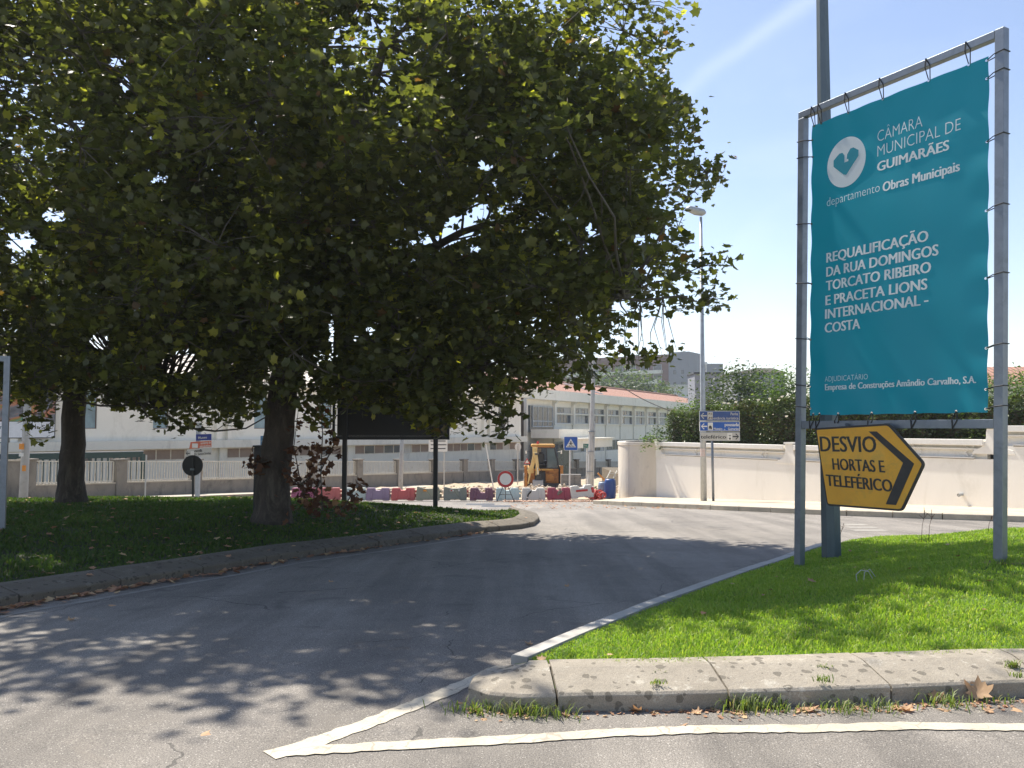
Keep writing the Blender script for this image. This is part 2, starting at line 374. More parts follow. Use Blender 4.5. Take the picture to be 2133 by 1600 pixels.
# ------------------------------------------------------------ text
_txt = {}
def text_raw(s, weight=0.0):
    k = (s, weight)
    if k not in _txt:
        cu = bpy.data.curves.new('txt', 'FONT'); cu.body = s; cu.offset = weight; cu.fill_mode = 'FRONT'; cu.resolution_u = 3
        ob = bpy.data.objects.new('txt', cu); COL.objects.link(ob)
        bpy.context.view_layer.update()
        me = bpy.data.meshes.new_from_object(ob.evaluated_get(bpy.context.evaluated_depsgraph_get()))
        vs = [tuple(v.co) for v in me.vertices]; fs = [tuple(p.vertices) for p in me.polygons]
        bpy.data.objects.remove(ob); bpy.data.meshes.remove(me); _txt[k] = (vs, fs)
    return _txt[k]
def text_into(mb, s, x0, x1, zb, cap, weight, fn):
    if weight > .013:
        d = cap * .045
        for q, sh in enumerate((-d, -d / 2, d / 2, d)):
            text_into(mb, s, x0 + sh, x1 + sh, zb, cap, 0.0, lambda x, z, q=q: Vector(fn(x, z)) + Vector((0, .0006 * (q + 1), 0)))
        weight = 0.0
    """text between x0 and x1, baseline zb, capital height cap; fn maps (x,z)->point"""
    vs, fs = text_raw(s, weight)
    xs = [v[0] for v in vs]; a, b_ = min(xs), max(xs); kx = (x1 - x0) / (b_ - a); kz = cap / .70
    mb.add([fn(x0 + (v[0] - a) * kx, zb + v[1] * kz) for v in vs], fs)

# ================================================================ GROUND
def sheet(name, xs, yfun, mat, dz=0.0, zfun=None):
    xs = np.asarray(xs, float); ys = np.asarray(yfun, float)
    X, Y = np.meshgrid(xs, ys); Z = (zfun(X, Y) if zfun else f_np(Y)) + dz
    V = np.stack([X, Y, Z], -1).reshape(-1, 3); nx, ny = len(xs), len(ys)
    i = np.arange((ny - 1) * (nx - 1)); r = i // (nx - 1); c = i % (nx - 1); a = r * nx + c
    F = np.stack([a, a + 1, a + nx + 1, a + nx], -1)
    return link_mesh(name, fast_mesh(name, V, F, smooth=True), mat)
ys_g = list(np.arange(-60, 0, 10)) + list(np.arange(0, 120, .5)) + list(np.geomspace(120, 3000, 14))
struct(sheet('ground', np.concatenate([[-2500, -600, -150], np.arange(-60, 61, 10), [150, 600, 2500]]), ys_g, M['field'], -.03))
struct(sheet('road', np.arange(-60, 61, 4), list(np.arange(-30, 0, 5)) + list(np.arange(0, 36.6, .4)), M['asphalt'], 0.0))

def poly_dist(X, Y, poly):
    """signed distance (positive inside) to polygon"""
    P_ = np.asarray(poly, float); Q = np.roll(P_, -1, 0)
    d = np.full(X.shape, 1e9); ins = np.zeros(X.shape, bool)
    for (ax, ay), (bx, by) in zip(P_, Q):
        ex, ey = bx - ax, by - ay; L2 = ex * ex + ey * ey + 1e-12
        t = np.clip(((X - ax) * ex + (Y - ay) * ey) / L2, 0, 1)
        d = np.minimum(d, np.hypot(X - ax - t * ex, Y - ay - t * ey))
        c = ((ay > Y) != (by > Y)) & (X < (bx - ax) * (Y - ay) / (by - ay + 1e-12) + ax); ins ^= c
    return np.where(ins, d, -d)
def in_poly(x, y, poly): return poly_dist(np.asarray(x, float), np.asarray(y, float), poly) > 0
def smooth_poly(pts, it=2):
    for _ in range(it):
        q = []
        for i in range(len(pts)):
            a, b_ = pts[i], pts[(i + 1) % len(pts)]
            q += [(a[0] * .75 + b_[0] * .25, a[1] * .75 + b_[1] * .25), (a[0] * .25 + b_[0] * .75, a[1] * .25 + b_[1] * .75)]
        pts = q
    return pts
def g2(px, py, dz=0): p = G(px, py, dz); return (p.x, p.y)

# near island (right): outer kerb line, counter-clockwise
nose = [g2(1062, 1404), g2(1010, 1425), g2(978, 1448), g2(974, 1462), g2(990, 1474), g2(1040, 1484), g2(1085, 1486)]
front = [g2(1200, 1483), g2(1400, 1480), g2(1720, 1470), g2(2133, 1452), (5.5, 5.15), (9, 5.5), (14, 6.0)]
left_edge = [g2(1700, 1150), g2(1600, 1187), g2(1500, 1222), g2(1350, 1279), g2(1200, 1342), g2(1120, 1378)]
ISL_N = left_edge + nose + front + [(14, 14.5), (9.5, 14.6), (6.6, 14.3), (5.4, 13.7), (4.95, 13.1)]
def isl_n_z(X, Y):
    d = poly_dist(X, Y, ISL_N)
    s = np.clip((d - .25) / 3.0, 0, 1); s = s * s * (3 - 2 * s)
    s2 = np.clip((X - .5) / 3.5, .15, 1)
    return f_np(Y) + .118 + .02 * np.clip((d - .15) / .3, 0, 1) + .34 * s * s2 + .012 * np.sin(X * 2.3 + Y) * np.clip(d, 0, 1)
# left island
tipk = [g2(1085, 1102), g2(1112, 1096), g2(1124, 1086), g2(1118, 1077), g2(1095, 1070)]
lk = [(-12, 4.6), (-8, 5.9), g2(-80, 1290), g2(0, 1268), g2(150, 1243), g2(300, 1217), g2(450, 1193), g2(600, 1166), g2(800, 1139), g2(1000, 1110)]
ISL_L = lk + tipk + [(-.6, 21.3), (-2.4, 23.2), (-5, 24.6), (-9, 25.2), (-14, 24.5), (-22, 21), (-26, 10), (-22, 4)]
def isl_l_z(X, Y):
    d = poly_dist(X, Y, ISL_L)
    s = np.clip((d - .3) / 4.0, 0, 1); s = s * s * (3 - 2 * s)
    g = f_np(Y) + .13 + .27 * s
    lo = -.45 + .13
    bk = np.clip((Y - 16) / 8, 0, 1)
    return g + bk * .10 * s + .015 * np.sin(X * 1.7 + Y * .9) * np.clip(d, 0, 1)
def island(name, poly, zf, inset, step=.14, mat='turf'):
    A = np.array(poly); x0, y0 = A.min(0); x1, y1 = A.max(0)
    xs = np.arange(x0, x1 + step, step); ys = np.arange(y0, y1 + step, step)
    X, Y = np.meshgrid(xs, ys); D = poly_dist(X, Y, poly); Z = zf(X, Y) - np.clip(.3 - D, 0, 1) * .1
    ok = D > inset; nx = len(xs)
    a = (np.arange(len(ys) - 1)[:, None] * nx + np.arange(nx - 1)[None]).ravel()
    F = np.stack([a, a + 1, a + nx + 1, a + nx], -1); okf = ok.ravel()[F].all(1); F = F[okf]
    V = np.stack([X, Y, Z], -1).reshape(-1, 3); used = np.unique(F); mp = np.zeros(len(V), int); mp[used] = np.arange(len(used))
    return struct(link_mesh(name, fast_mesh(name, V[used], mp[F], smooth=True), M[mat]))
island('grass_verge', ISL_N, isl_n_z, .07)
island('grass_island', ISL_L, isl_l_z, .17, .2, 'turf_shade')

# kerbs: stones swept along a path, each an object of its own
def resample(pts, step):
    pts = [Vector((p[0], p[1], 0)) for p in pts]; out = [pts[0]]; acc = 0
    seg = [(a, b_, (b_ - a).length) for a, b_ in zip(pts, pts[1:])]
    tot = sum(s[2] for s in seg); n = max(2, int(round(tot / step)))
    res = []; ts = [tot * i / n for i in range(n + 1)]
    for t in ts:
        r = t
        for a, b_, l in seg:
            if r <= l + 1e-9: res.append(a + (b_ - a) * (r / max(l, 1e-9))); break
            r -= l
        else: res.append(seg[-1][1].copy())
    return res
def kerb(root_name, pts, profile, stone, mat, zbase=f, gap=.012, sub=.2, jit=.004):
    """profile: list of (inward offset, height); inward is to the left of travel"""
    path = resample(pts, sub); n = len(path); per = max(1, int(round(stone / sub)))
    root = empty(root_name, (path[0].x, path[0].y, f(path[0].y))); root['kind'] = 'structure'
    nor = []
    for i in range(n):
        t = (path[min(i + 1, n - 1)] - path[max(i - 1, 0)]).normalized(); nor.append(Vector((-t.y, t.x, 0)))
    for s in range(0, n - 1, per):
        idx = list(range(s, min(s + per, n - 1) + 1))
        if len(idx) < 2: continue
        dz = random.uniform(-jit, jit); di = random.uniform(-jit, jit)
        vs = []; m = len(profile)
        for j, i in enumerate(idx):
            p = path[i].copy(); t = (path[min(i + 1, n - 1)] - path[max(i - 1, 0)]).normalized()
            if j == 0: p += t * gap / 2
            if j == len(idx) - 1: p -= t * gap / 2
            zb = zbase(p.y)
            for o_, h in profile:
                q = p + nor[i] * (o_ + di); vs.append((q.x, q.y, zb + h + (dz if h > 0 else 0)))
        fs = [(a * m + k, a * m + k + 1, (a + 1) * m + k + 1, (a + 1) * m + k) for a in range(len(idx) - 1) for k in range(m - 1)]
        fs += [tuple(range(m)), tuple((len(idx) - 1) * m + k for k in range(m - 1, -1, -1))]
        mb = MB().add(vs, fs); o = mb.build('kerb_stone', mat, root, off=root.location, bevel=.004)
    return root
PROF = [(.012, -.1), (.0, .088), (.018, .105), (.30, .168), (.34, .172), (.46, .172), (.46, -.1)]
# front kerb travels to +x; inward is +y = left of travel
kerb('kerb', nose[1:] + front, PROF, 1.0, M['kerb'], gap=.013)
kerb('kerb', [ISL_N[-1]] + left_edge + [nose[0]], [(0, -.1), (0, .115), (.015, .13), (.13, .13), (.13, -.1)], 1.0, M['edge_stone'], gap=.01)
kerb('kerb', lk + tipk, PROF, 1.2, M['kerb_shade'], gap=.02)

# far kerb and pavement along the white wall
WA, WB = Vector((6.25, 36, 0)), Vector((13.4, 22, 0)); WD = (WB - WA).normalized(); WLEN = (WB - WA).length
far_k = [g2(2500, 1096), g2(2133, 1088), g2(1900, 1080), g2(1700, 1072.5), g2(1500, 1063), g2(1309, 1054), g2(1235, 1050)]
root_fk = kerb('kerb', far_k[::-1], [(0, -.1), (0, .13), (.02, .145), (.16, .145), (.16, -.1)], 1.1, M['pale_stone'], gap=.02, sub=.55)
pav = MB()
fk = resample(far_k[::-1], .8)
wall_side = [WA + WD * (s_ - 1.2) for s_ in np.linspace(0, WLEN + 8, len(fk))]
for i in range(len(fk) - 1):
    q = []
    for j in (i, i + 1):
        t = (fk[min(j + 1, len(fk) - 1)] - fk[max(j - 1, 0)]).normalized(); a = fk[j] + Vector((-t.y, t.x, 0)) * .15
        b_ = wall_side[j]; q.append([(a.x + (b_.x - a.x) * k / 4, a.y + (b_.y - a.y) * k / 4) for k in range(5)])
    for k in range(4):
        c4 = [q[0][k], q[1][k], q[1][k + 1], q[0][k + 1]]
        pav.add([(x, y, f(y) + .14) for x, y in c4], [(0, 1, 2, 3)])
struct(pav.build('pavement', pm('sandy_pavement', (.60, .50, .36), (.48, .40, .30), 1.5, .9, .4, 25, kind='World', dirt=(.36, .30, .22)), None))
# gully grating
gp = G(1309, 1051)
MB().box(-.35, .35, -.02, .05, .02, .12).xf(lambda v: v + gp).build('drain_opening', M['black_steel'], root_fk, off=root_fk.location)

# painted lines
def strip(name, pts, w, dz=.004, mat=None, step=.045):
    path = resample(pts, step); n = len(path); vs = []
    for i in range(n):
        t = (path[min(i + 1, n - 1)] - path[max(i - 1, 0)]).normalized(); nn = Vector((-t.y, t.x, 0))
        ww = (w(i / (n - 1)) if callable(w) else w) / 2
        for s in (-1, 1):
            q = path[i] + nn * (ww * s + random.uniform(-.009, .009)); vs.append((q.x, q.y, f(q.y) + dz))
    fs = [(2 * i, 2 * i + 1, 2 * i + 3, 2 * i + 2) for i in range(n - 1)]
    return struct(MB().add(vs, fs).build(name, mat or M['paint']))
l1 = [g2(560, 1574), g2(640, 1552), g2(760, 1510), g2(880, 1463), g2(1000, 1412), g2(1050, 1390)]
strip('road_marking', l1, .13)
l2 = [g2(600, 1568), g2(800, 1556), g2(1100, 1540), g2(1300, 1527), g2(1500, 1520), g2(1700, 1519), g2(1900, 1513), g2(2133, 1517), (4.2, 4.45)]
strip('road_marking', l2, .115, .006)
strip('road_marking', [(p[0] + .28, p[1] - .33) for p in lk[1:]] + [g2(1080, 1112)], .09, .004, WORN := pm('worn_paint', (.34, .32, .28), (.24, .225, .2), 3, .8, .2, 60, kind='World', dirt=(.18, .17, .155), dscale=2))
for py_, x0_, x1_ in ((1093, 1758, 1805), (1099, 1765, 1825), (1105, 1775, 1845)):
    strip('road_marking', [g2(x0_, py_), g2(x1_, py_)], .35, .004, WORN)
# manhole covers
for (px_, py_, r_) in ((1000, 1052, .35), (1035, 1056, .3)):
    p_ = G(px_, py_); mb = MB().prism([(r_ * math.cos(a), r_ * math.sin(a)) for a in np.linspace(0, 2 * math.pi, 20)[:-1]], .008, 'z', 0)
    mb.add([(-.5, -.5, .003), (.5, -.5, .003), (.5, .5, .003), (-.5, .5, .003)], [(0, 1, 2, 3)])
    o = mb.build('manhole_cover', M['dark_grey']); o.location = p_ + Vector((0, 0, .004))
    set_tag(o, 'round dark manhole cover in the road before the ' + ('purple' if px_ < 1010 else 'pale aqua') + ' barrier', 'manhole cover')

# construction yard: rough sandy ground behind the barriers
def yard_z(X, Y):
    z = f_np(Y) + .02
    n = .10 * np.sin(X * 1.9 + Y * .7) * np.sin(Y * 1.3 - X * .6) + .06 * np.sin(X * 4.1) * np.sin(Y * 3.7 + 1)
    return z + np.clip((Y - 38) / 6, 0, 1) * (.08 + n + RNG.normal(0, .02, X.shape))
struct(sheet('sandy_ground', np.arange(-60, 61, .5), np.arange(36.4, 78, .5), M['gravel'], 0, yard_z))

# ================================================================ FENCE (low wall, pillars, pickets)
FD = Vector((.5427, 1, 0)).normalized(); F_ANG = math.atan2(FD.y, FD.x)
def fence_pt(k):
    r = .7418 + .0565 * k; Y = 36 * r / .5723
    return Vector(((2000 - 1000 / r - 1066.5) / F_PX * Y, Y, 0))
def wall_top(Y): return 1.6 - .0640 * 36 - .0328 * (Y - 36)
def rail_top(Y): return 1.6 - .0395 * Y
def pil_top(Y): return 1.6 - .0372 * Y + .03
f0 = fence_pt(-9)
fence = empty('fence', (f0.x, f0.y, f(f0.y)), F_ANG, 'low concrete wall with white picket railings between grey pillars in front of the cream building', 'fence')
def fl(p): v = Vector((p.x - f0.x, p.y - f0.y, 0)); return v.dot(FD)
zb = f(f0.y)
for k in range(-9, 13):
    a, b_ = fence_pt(k), fence_pt(k + 1); sa, sb = fl(a), fl(b_); za, zc = wall_top(a.y) - zb, wall_top(b_.y) - zb
    ga, gb = f(a.y) - .5 - zb, f(b_.y) - .5 - zb
    t = pil_top(a.y) - zb
    MB().box(sa - .26, sa + .26, -.18, .18, ga, t - .07).box(sa - .31, sa + .31, -.23, .23, t - .068, t).build('pillar', M['concrete_old'], fence, bevel=.015)
    if k == -5: za = zc = pil_top(b_.y) - zb; 
    if k < -4: za = pil_top(a.y) - zb - .03; zc = pil_top(b_.y) - zb - .03
    def wedge(s0, s1, y0, y1, l0, l1, h0, h1):
        return ([(s0, y0, l0), (s1, y0, l1), (s1, y1, l1), (s0, y1, l0), (s0, y0, h0), (s1, y0, h1), (s1, y1, h1), (s0, y1, h0)],
                [(0, 1, 2, 3), (7, 6, 5, 4), (0, 4, 5, 1), (1, 5, 6, 2), (2, 6, 7, 3), (3, 7, 4, 0)])
    MB().add(*wedge(sa + .27, sb - .27, -.11, .11, ga, gb, za - .06, zc - .06)).build('wall_panel', M['concrete_old'], fence)
    MB().add(*wedge(sa + .27, sb - .27, -.14, .14, za - .058, zc - .058, za, zc)).build('coping', M['pale_stone'], fence)
    if k >= -4:
        ra, rb = rail_top(a.y) - zb, rail_top(b_.y) - zb; pk = MB(); s0, s1 = sa + .3, sb - .3
        pk.bar((s0, 0, ra), (s1, 0, rb), .05, .035); pk.bar((s0, 0, za + .05), (s1, 0, zc + .05), .05, .035)
        n = 24
        for j in range(n + 1):
            u = j / n; x = s0 + (s1 - s0) * u; w = .028 if j not in (0, n) else .05
            pk.box(x - w / 2, x + w / 2, -.016, .016, za + (zc - za) * u + .0, ra + (rb - ra) * u - .018)
        pk.build('railing', M['picket'], fence)['kind'] = 'stuff'

# pavement strip in front of the fence
n_ = Vector((FD.y, -FD.x, 0))
sw = MB(); sk = MB(); pts_ = [fence_pt(k) for k in np.arange(-9, 2.6, .5)]
for a, b_ in zip(pts_, pts_[1:]):
    q = [a + n_ * .12, b_ + n_ * .12, b_ + n_ * 2.3, a + n_ * 2.3]
    sw.add([(p.x, p.y, f(p.y) + .16) for p in q], [(0, 3, 2, 1)])
    sk.add([(p.x, p.y, f(p.y) + z) for p in q[2:] for z in (-.1, .16)], [(0, 1, 3, 2)])
pf = struct(sw.build('pavement', M['pale_stone'])); sk.build('kerb_face', M['concrete_old'], pf)

# dark green sliding gate behind the fence
g0 = fence_pt(-6) + Vector((-FD.y, FD.x, 0)) * 1.6
gate = empty('gate', (g0.x, g0.y, f(g0.y)), F_ANG, 'long dark green steel gate of upright bars behind the left end of the fence', 'gate')
glen = (fence_pt(-2.44) - fence_pt(-6)).length + .1; zt = .63 - f(g0.y); zt2 = .52 - f(g0.y)
mb = MB().bar((0, 0, zt - .12), (glen, 0, zt2 - .12), .08, .26); mb.build('top_beam', M['dark_green'], gate)
MB().bar((0, 0, zt + .03), (glen, 0, zt2 + .03), .12, .04).build('top_edge', M['galv_pale'], gate)
mb = MB()
x = .1; j = 0
while x < glen:
    w = .16 if j % 11 == 5 else .075
    mb.box(x - w / 2, x + w / 2, -.02, .02, -.6, zt2 - .2); x += .30; j += 1
mb.build('bars', M['dark_green'], gate)['kind'] = 'stuff'
for x in (.0, glen): MB().box(x - .1, x + .1, -.05, .05, -.6, zt2 - .1).build('gate_post', M['dark_green'], gate)

# ================================================================ SCHOOL BUILDING
def win(root, x0, x1, z0, z1, y=0.0, nx=1, nz=1, gl='glass', fr='galv_pale', fw=.05, depth=.12, curtain=False, split=None):
    """a window set in an opening: frame, with its panes as sub-parts"""
    fo = MB(); y0, y1 = y + depth - .05, y + depth + .02
    fo.box(x0, x0 + fw, y0, y1, z0, z1).box(x1 - fw, x1, y0, y1, z0, z1).box(x0 + fw, x1 - fw, y0, y1, z0, z0 + fw).box(x0 + fw, x1 - fw, y0, y1, z1 - fw, z1)
    for i in range(1, nx):
        xx = x0 + (x1 - x0) * i / nx; fo.box(xx - fw / 2, xx + fw / 2, y0 + .005, y1, z0 + fw, z1 - fw)
    if split: fo.box(x0 + fw, x1 - fw, y0 + .01, y1, split - fw / 2, split + fw / 2)
    o = fo.build('window', M[fr], root)
    for i in range(nx):
        a = x0 + (x1 - x0) * i / nx; b_ = x0 + (x1 - x0) * (i + 1) / nx
        g = gl
        if curtain and random.random() < .45: g = 'curtain'
        if curtain == 'blind': g = random.choice(['blind', 'blind', 'glass', 'curtain'])
        MB().box(a + .01, b_ - .01, y0 + .03, y0 + .045, z0 + .01, z1 - .01).build('pane', M[g], o)
    return o
def wall_with_holes(root, name, x0, x1, z0, z1, holes, mat, y=0.0, th=.3):
    """front wall with real openings"""
    mb = MB(); xs = sorted(set([x0, x1] + [h[0] for h in holes] + [h[1] for h in holes])); zs = sorted(set([z0, z1] + [h[2] for h in holes] + [h[3] for h in holes]))
    xs = [x for x in xs if x0 <= x <= x1]; zs = [z for z in zs if z0 <= z <= z1]
    for a, b_ in zip(xs, xs[1:]):
        run = None
        for c, d in zip(zs, zs[1:]):
            cx, cz = (a + b_) / 2, (c + d) / 2
            hole = any(h[0] < cx < h[1] and h[2] < cz < h[3] for h in holes)
            if not hole: run = [run[0], d] if run else [c, d]
            if hole and run: mb.box(a, b_, y, y + th, *run); run = None
        if run: mb.box(a, b_, y, y + th, *run)
    return mb.build(name, mat, root)

# -- left block
BA = math.atan2(.768, .640); B0 = Vector(((1085 - 1066.5) / F_PX * 72, 72, 0))
blk = empty('school_block', (B0.x, B0.y, 0), BA, 'two storey cream block with tall narrow windows and a pale low roof behind the trees', 'building')
L_ = 52.0; ZS0, ZS1 = .46, .93; EV = 4.55
talls = [(-3.0, -2.1), (-9.6, -8.7), (-14.3, -13.4), (-21.3, -20.4), (-26.4, -25.5), (-32.9, -32), (-36.9, -36.0), (-43.5, -42.6)]
holes = [(a, b_, 1.6, 3.75) for a, b_ in talls]
wall_with_holes(blk, 'upper_wall', -L_, 0, ZS1, EV - .25, holes, M['cream'])
for a, b_ in talls: win(blk, a, b_, 1.6, 3.75, 0, 1, gl='glass_blue' if a < -20 else 'glass', fr='rust_brown', fw=.04, split=3.1)
MB().box(-L_ - .3, .3, -.5, .0, ZS0, ZS1).build('floor_slab', M['cream_grey'], blk)
MB().box(-L_ - .5, .5, -.55, .35, EV - .248, EV).build('eaves', M['cream'], blk)
grp = [(-48, -41), (-39.6, -30), (-28.2, -19.4), (-18.3, -11), (-10, -5), (-4, -.5)]
holes = []; wins = []
for a, b_ in grp:
    n = max(2, round((b_ - a) / .87)); holes.append((a, b_, -.22, .44)); wins.append((a, b_, n))
wall_with_holes(blk, 'lower_wall', -L_, 0, -3.5, ZS0, holes, M['cream_grey'], .05)
for a, b_, n in wins: win(blk, a, b_, -.22, .44, .05, n, gl='blind', fr='picket', fw=.06, curtain='blind')
for x in (-4.95, -4.2, -16.6, -16.0, -28.95, -28.2, -40.8, -40.1):
    MB().box(x - .17, x + .17, -.28, .0, ZS1 + .002, EV - .25).build('pier', M['cream'], blk)
for x in (-10.4, -18.85, -28.6, -40.4): MB().box(x - .2, x + .2, -.12, .05, -3.5, ZS0 - .002).build('pier', M['cream_grey'], blk)
MB().box(-L_, 0, .36, 16, -3.5, ZS0).build('rear_volume', M['cream_grey'], blk)
MB().box(-L_, -.02, .31, 16, ZS1, EV - .26).build('back_wall', M['blind'], blk)
# hipped pale roof
rz = EV + 2.1
MB().add([(-L_ - .6, -.6, EV + .002), (.6, -.6, EV + .002), (.6, 16.6, EV + .002), (-L_ - .6, 16.6, EV + .002), (-L_ + 7, 8, rz), (-7.0, 8, rz)],
         [(0, 1, 5, 4), (1, 2, 5), (2, 3, 4, 5), (3, 0, 4), (0, 3, 2, 1)]).build('roof', M['roof_pale'], blk)
# advertising hoarding hung on the wall
def blk_w(x, y, z): return B0 + Vector((math.cos(BA) * x - math.sin(BA) * y, math.sin(BA) * x + math.cos(BA) * y, z))
hb = empty('hoarding', tuple(blk_w(-41.2, -.3, 1.1)), BA, 'printed advertising banner with white lettered strip on the cream wall at far left', 'banner')
MB().box(-3.2, 3.0, 0, .06, .02, 2.6).build('backing', M['wire'], hb)
m, N, L, b_ = nodes_of('hoarding_print'); v = coords(N, L)
L.new(ramp(N, L, noise(N, L, v, .9, 5, .6, 1.2), [(.3, (.03, .03, .035)), (.42, (.18, .18, .19)), (.5, (.5, .16, .05)), (.56, (.12, .25, .05)), (.62, (.10, .3, .5)), (.7, (.6, .5, .45))]), b_.inputs['Base Color'])
MB().box(-3.15, 2.95, -.02, -.002, .85, 2.55).build('picture', m, hb)
MB().box(-3.15, 2.95, -.02, -.002, .06, .84).build('white_strip', M['letter_white'], hb)
mb = MB(); fn = lambda x, z: (x, -.026, z)
text_into(mb, 'oncretion', -1.2, .6, .48, .2, .01, fn); text_into(mb, "nt Sel'", 1.9, 2.85, .48, .2, .01, fn); text_into(mb, 't.', -.6, -.45, .2, .14, .01, fn)
mb.build('lettering', M['dark_grey'], hb)

# -- right wing
W0 = Vector(((1151.5 - 1066.5) / F_PX * 80, 80, 0)); BAY = 4.44
wing = empty('school_wing', (W0.x, W0.y, 0), F_ANG, 'long cream school wing with rows of windows under a red tiled roof', 'building')
NB = 14; ZE = 5.25; WL = NB * BAY
holes = []
for i in range(NB):
    a = i * BAY + .32; b_ = (i + 1) * BAY - .12
    holes += [(a, b_, 2.12, 3.0), (a, b_, 3.12, 3.72), (a, b_, -.85, .35)]
wall_with_holes(wing, 'front_wall', 0, WL, -5, 4.3, holes, M['cream'])
for i in range(NB):
    a = i * BAY + .32; b_ = (i + 1) * BAY - .12
    if i < 9:
        win(wing, a, b_, 2.12, 3.0, 0, 5, curtain=True, fr='galv_pale', fw=.06); win(wing, a, b_, 3.12, 3.72, 0, 5, curtain=True, fw=.06)
        win(wing, a, b_, -.85, .35, 0, 4, curtain=True, fw=.07)
    x = i * BAY
    MB().box(x - .06, x + .22, -.30, .0, 1.95, 4.3).build('pier', M['cream'], wing)
    MB().add([(x - .1, -.02, 3.75), (x - .1, -.6, 4.3), (x - .1, -.02, 4.3), (x + .28, -.02, 3.75), (x + .28, -.6, 4.3), (x + .28, -.02, 4.3)],
             [(0, 1, 2), (5, 4, 3), (0, 3, 4, 1), (1, 4, 5, 2), (2, 5, 3, 0)]).build('bracket', M['cream_grey'], wing)
    MB().box(x + .02, x + .16, -.10, -.001, -5, 1.94).build('drainpipe', M['cream_grey'], wing)
    MB().box(x + .30, x + BAY - .08, -.12, -.002, 3.0, 3.11).build('sill', M['cream'], wing)
    MB().box(x + .30, x + BAY - .08, -.10, -.002, 2.02, 2.11).build('sill', M['cream'], wing)
MB().box(-5.5, WL, -.72, .3, 4.302, ZE).build('fascia', M['cream'], wing)
MB().box(.0, WL, .31, 13.4, -5, 4.3).build('inner_volume', M['blind'], wing)
MB().box(0, WL, 13.4, 13.7, -5, 4.6).build('back_wall', M['cream'], wing)
MB().add([(-6, -.7, ZE + .002), (WL, -.7, ZE + .002), (WL, 14, ZE + .002), (-6, 14, ZE + .002), (-6, 6.8, ZE + 1.75), (WL, 6.8, ZE + 1.75)],
         [(0, 1, 5, 4), (1, 2, 5), (2, 3, 4, 5), (3, 0, 4), (0, 3, 2, 1)]).build('roof', M['tile'], wing)
MB().tube([(-6, 6.8, ZE + 1.8), (WL, 6.8, ZE + 1.8)], .16, 6).build('ridge', M['tile'], wing)
MB().bar((12, -.3, ZE + .15), (12.2, 4.5, ZE + 1.45), .14).build('roof_pipe', M['white'], wing)
# entrance recess between block and wing with canopies
MB().box(-5.5, -.02, .0, .3, -5, 4.3).build('entrance_wall', M['cream'], wing)
win(wing, -4.8, -.55, 1.75, 3.7, -.35, 4, gl='glass', fr='galv_pale', fw=.09, curtain=False, split=2.3)
MB().box(-5.2, -.3, -.20, -.002, 1.3, 3.72).build('window_back', M['glass'], wing)
MB().box(-5.4, 2.2, -3.2, -.36, .75, 1.55).build('balcony', M['cream'], wing)
MB().box(-4.6, 3.9, -4.6, -3.25, -.15, .62).build('canopy', M['cream'], wing)
MB().box(-4.9, 4.2, -4.75, -3.2, .622, .74).build('canopy_edge', M['cream'], wing)
MB().box(-5.4, -3.0, -3.1, -.4, -2.6, .2).build('dark_doorway', M['glass'], wing)

# ================================================================ WHITE GARDEN WALL
wall = empty('garden_wall', (WA.x, WA.y, f(36)), math.atan2(WD.y, WD.x), 'smooth white rendered garden wall with moulded coping, curving back at its left end', 'wall')
wz = f(36)
def wl_(x, y, z): return (x, y, z - wz)
TT = [0, .485, .52, .70, .95, 1.6]
secs = [(0.0, .475, 1.02), (.505, .70, 1.02), (.73, .945, 1.30), (.975, 1.75, 1.68)]
MB().box(0, .55 * WLEN, 0, .32, -1.5, .5 - wz).box(.55 * WLEN + .002, .715 * WLEN, .0, .32, -1.5, .5 - wz).box(.715 * WLEN + .002, .96 * WLEN, .0, .32, -1.5, .76 - wz).box(.96 * WLEN + .002, 1.75 * WLEN, .0, .32, -1.5, 1.14 - wz).build('wall_body', M['plaster'], wall)
for (t0, t1, zt) in secs:
    x0, x1 = t0 * WLEN + .02, t1 * WLEN - .02; zt -= wz; led = zt - .50
    mb = MB().box(x0, x1, .12, .26, led - .1, zt - .14); mb.build('recess_panel', M['plaster'], wall)
    MB().prism([(-.07, zt - .16), (-.07, zt), (.36, zt), (.36, zt - .14), (.10, zt - .14), (.0, zt - .17)][::-1], x1 - x0, 'x', x0).build('coping', M['white'], wall, bevel=.01)
    MB().prism([(.0, zt - .28), (.0, zt - .25), (.12, zt - .25), (.12, zt - .30)][::-1], x1 - x0, 'x', x0 + .002).build('moulding', M['white'], wall)
    MB().box(x0 + .3, x1 - .3, -.03, .11, led - .03, led).build('ledge', M['white'], wall)
    MB().box(x0 + .3, x1 - .3, -.004, .06, led - .055, led - .032).build('shadow_strip', M['concrete_old'], wall)  # solid dark strip drawn as the shade line under the ledge
    xm = x0
    # little cast ornaments in the recess
    for q in (.36, .86) if x1 - x0 < 12 else (.1, .3, .5, .7):
        xc = x0 + (x1 - x0) * q
        mb = MB()
        for s in (-1, 1):
            mb.tube([(xc + s * .05, .07, led + .03), (xc + s * .15, .07, led + .12), (xc + s * .06, .07, led + .22), (xc + s * .13, .07, led + .33), (xc + s * .02, .07, led + .36)], .022, 6)
        mb.build('cast_ornament', M['white'], wall)
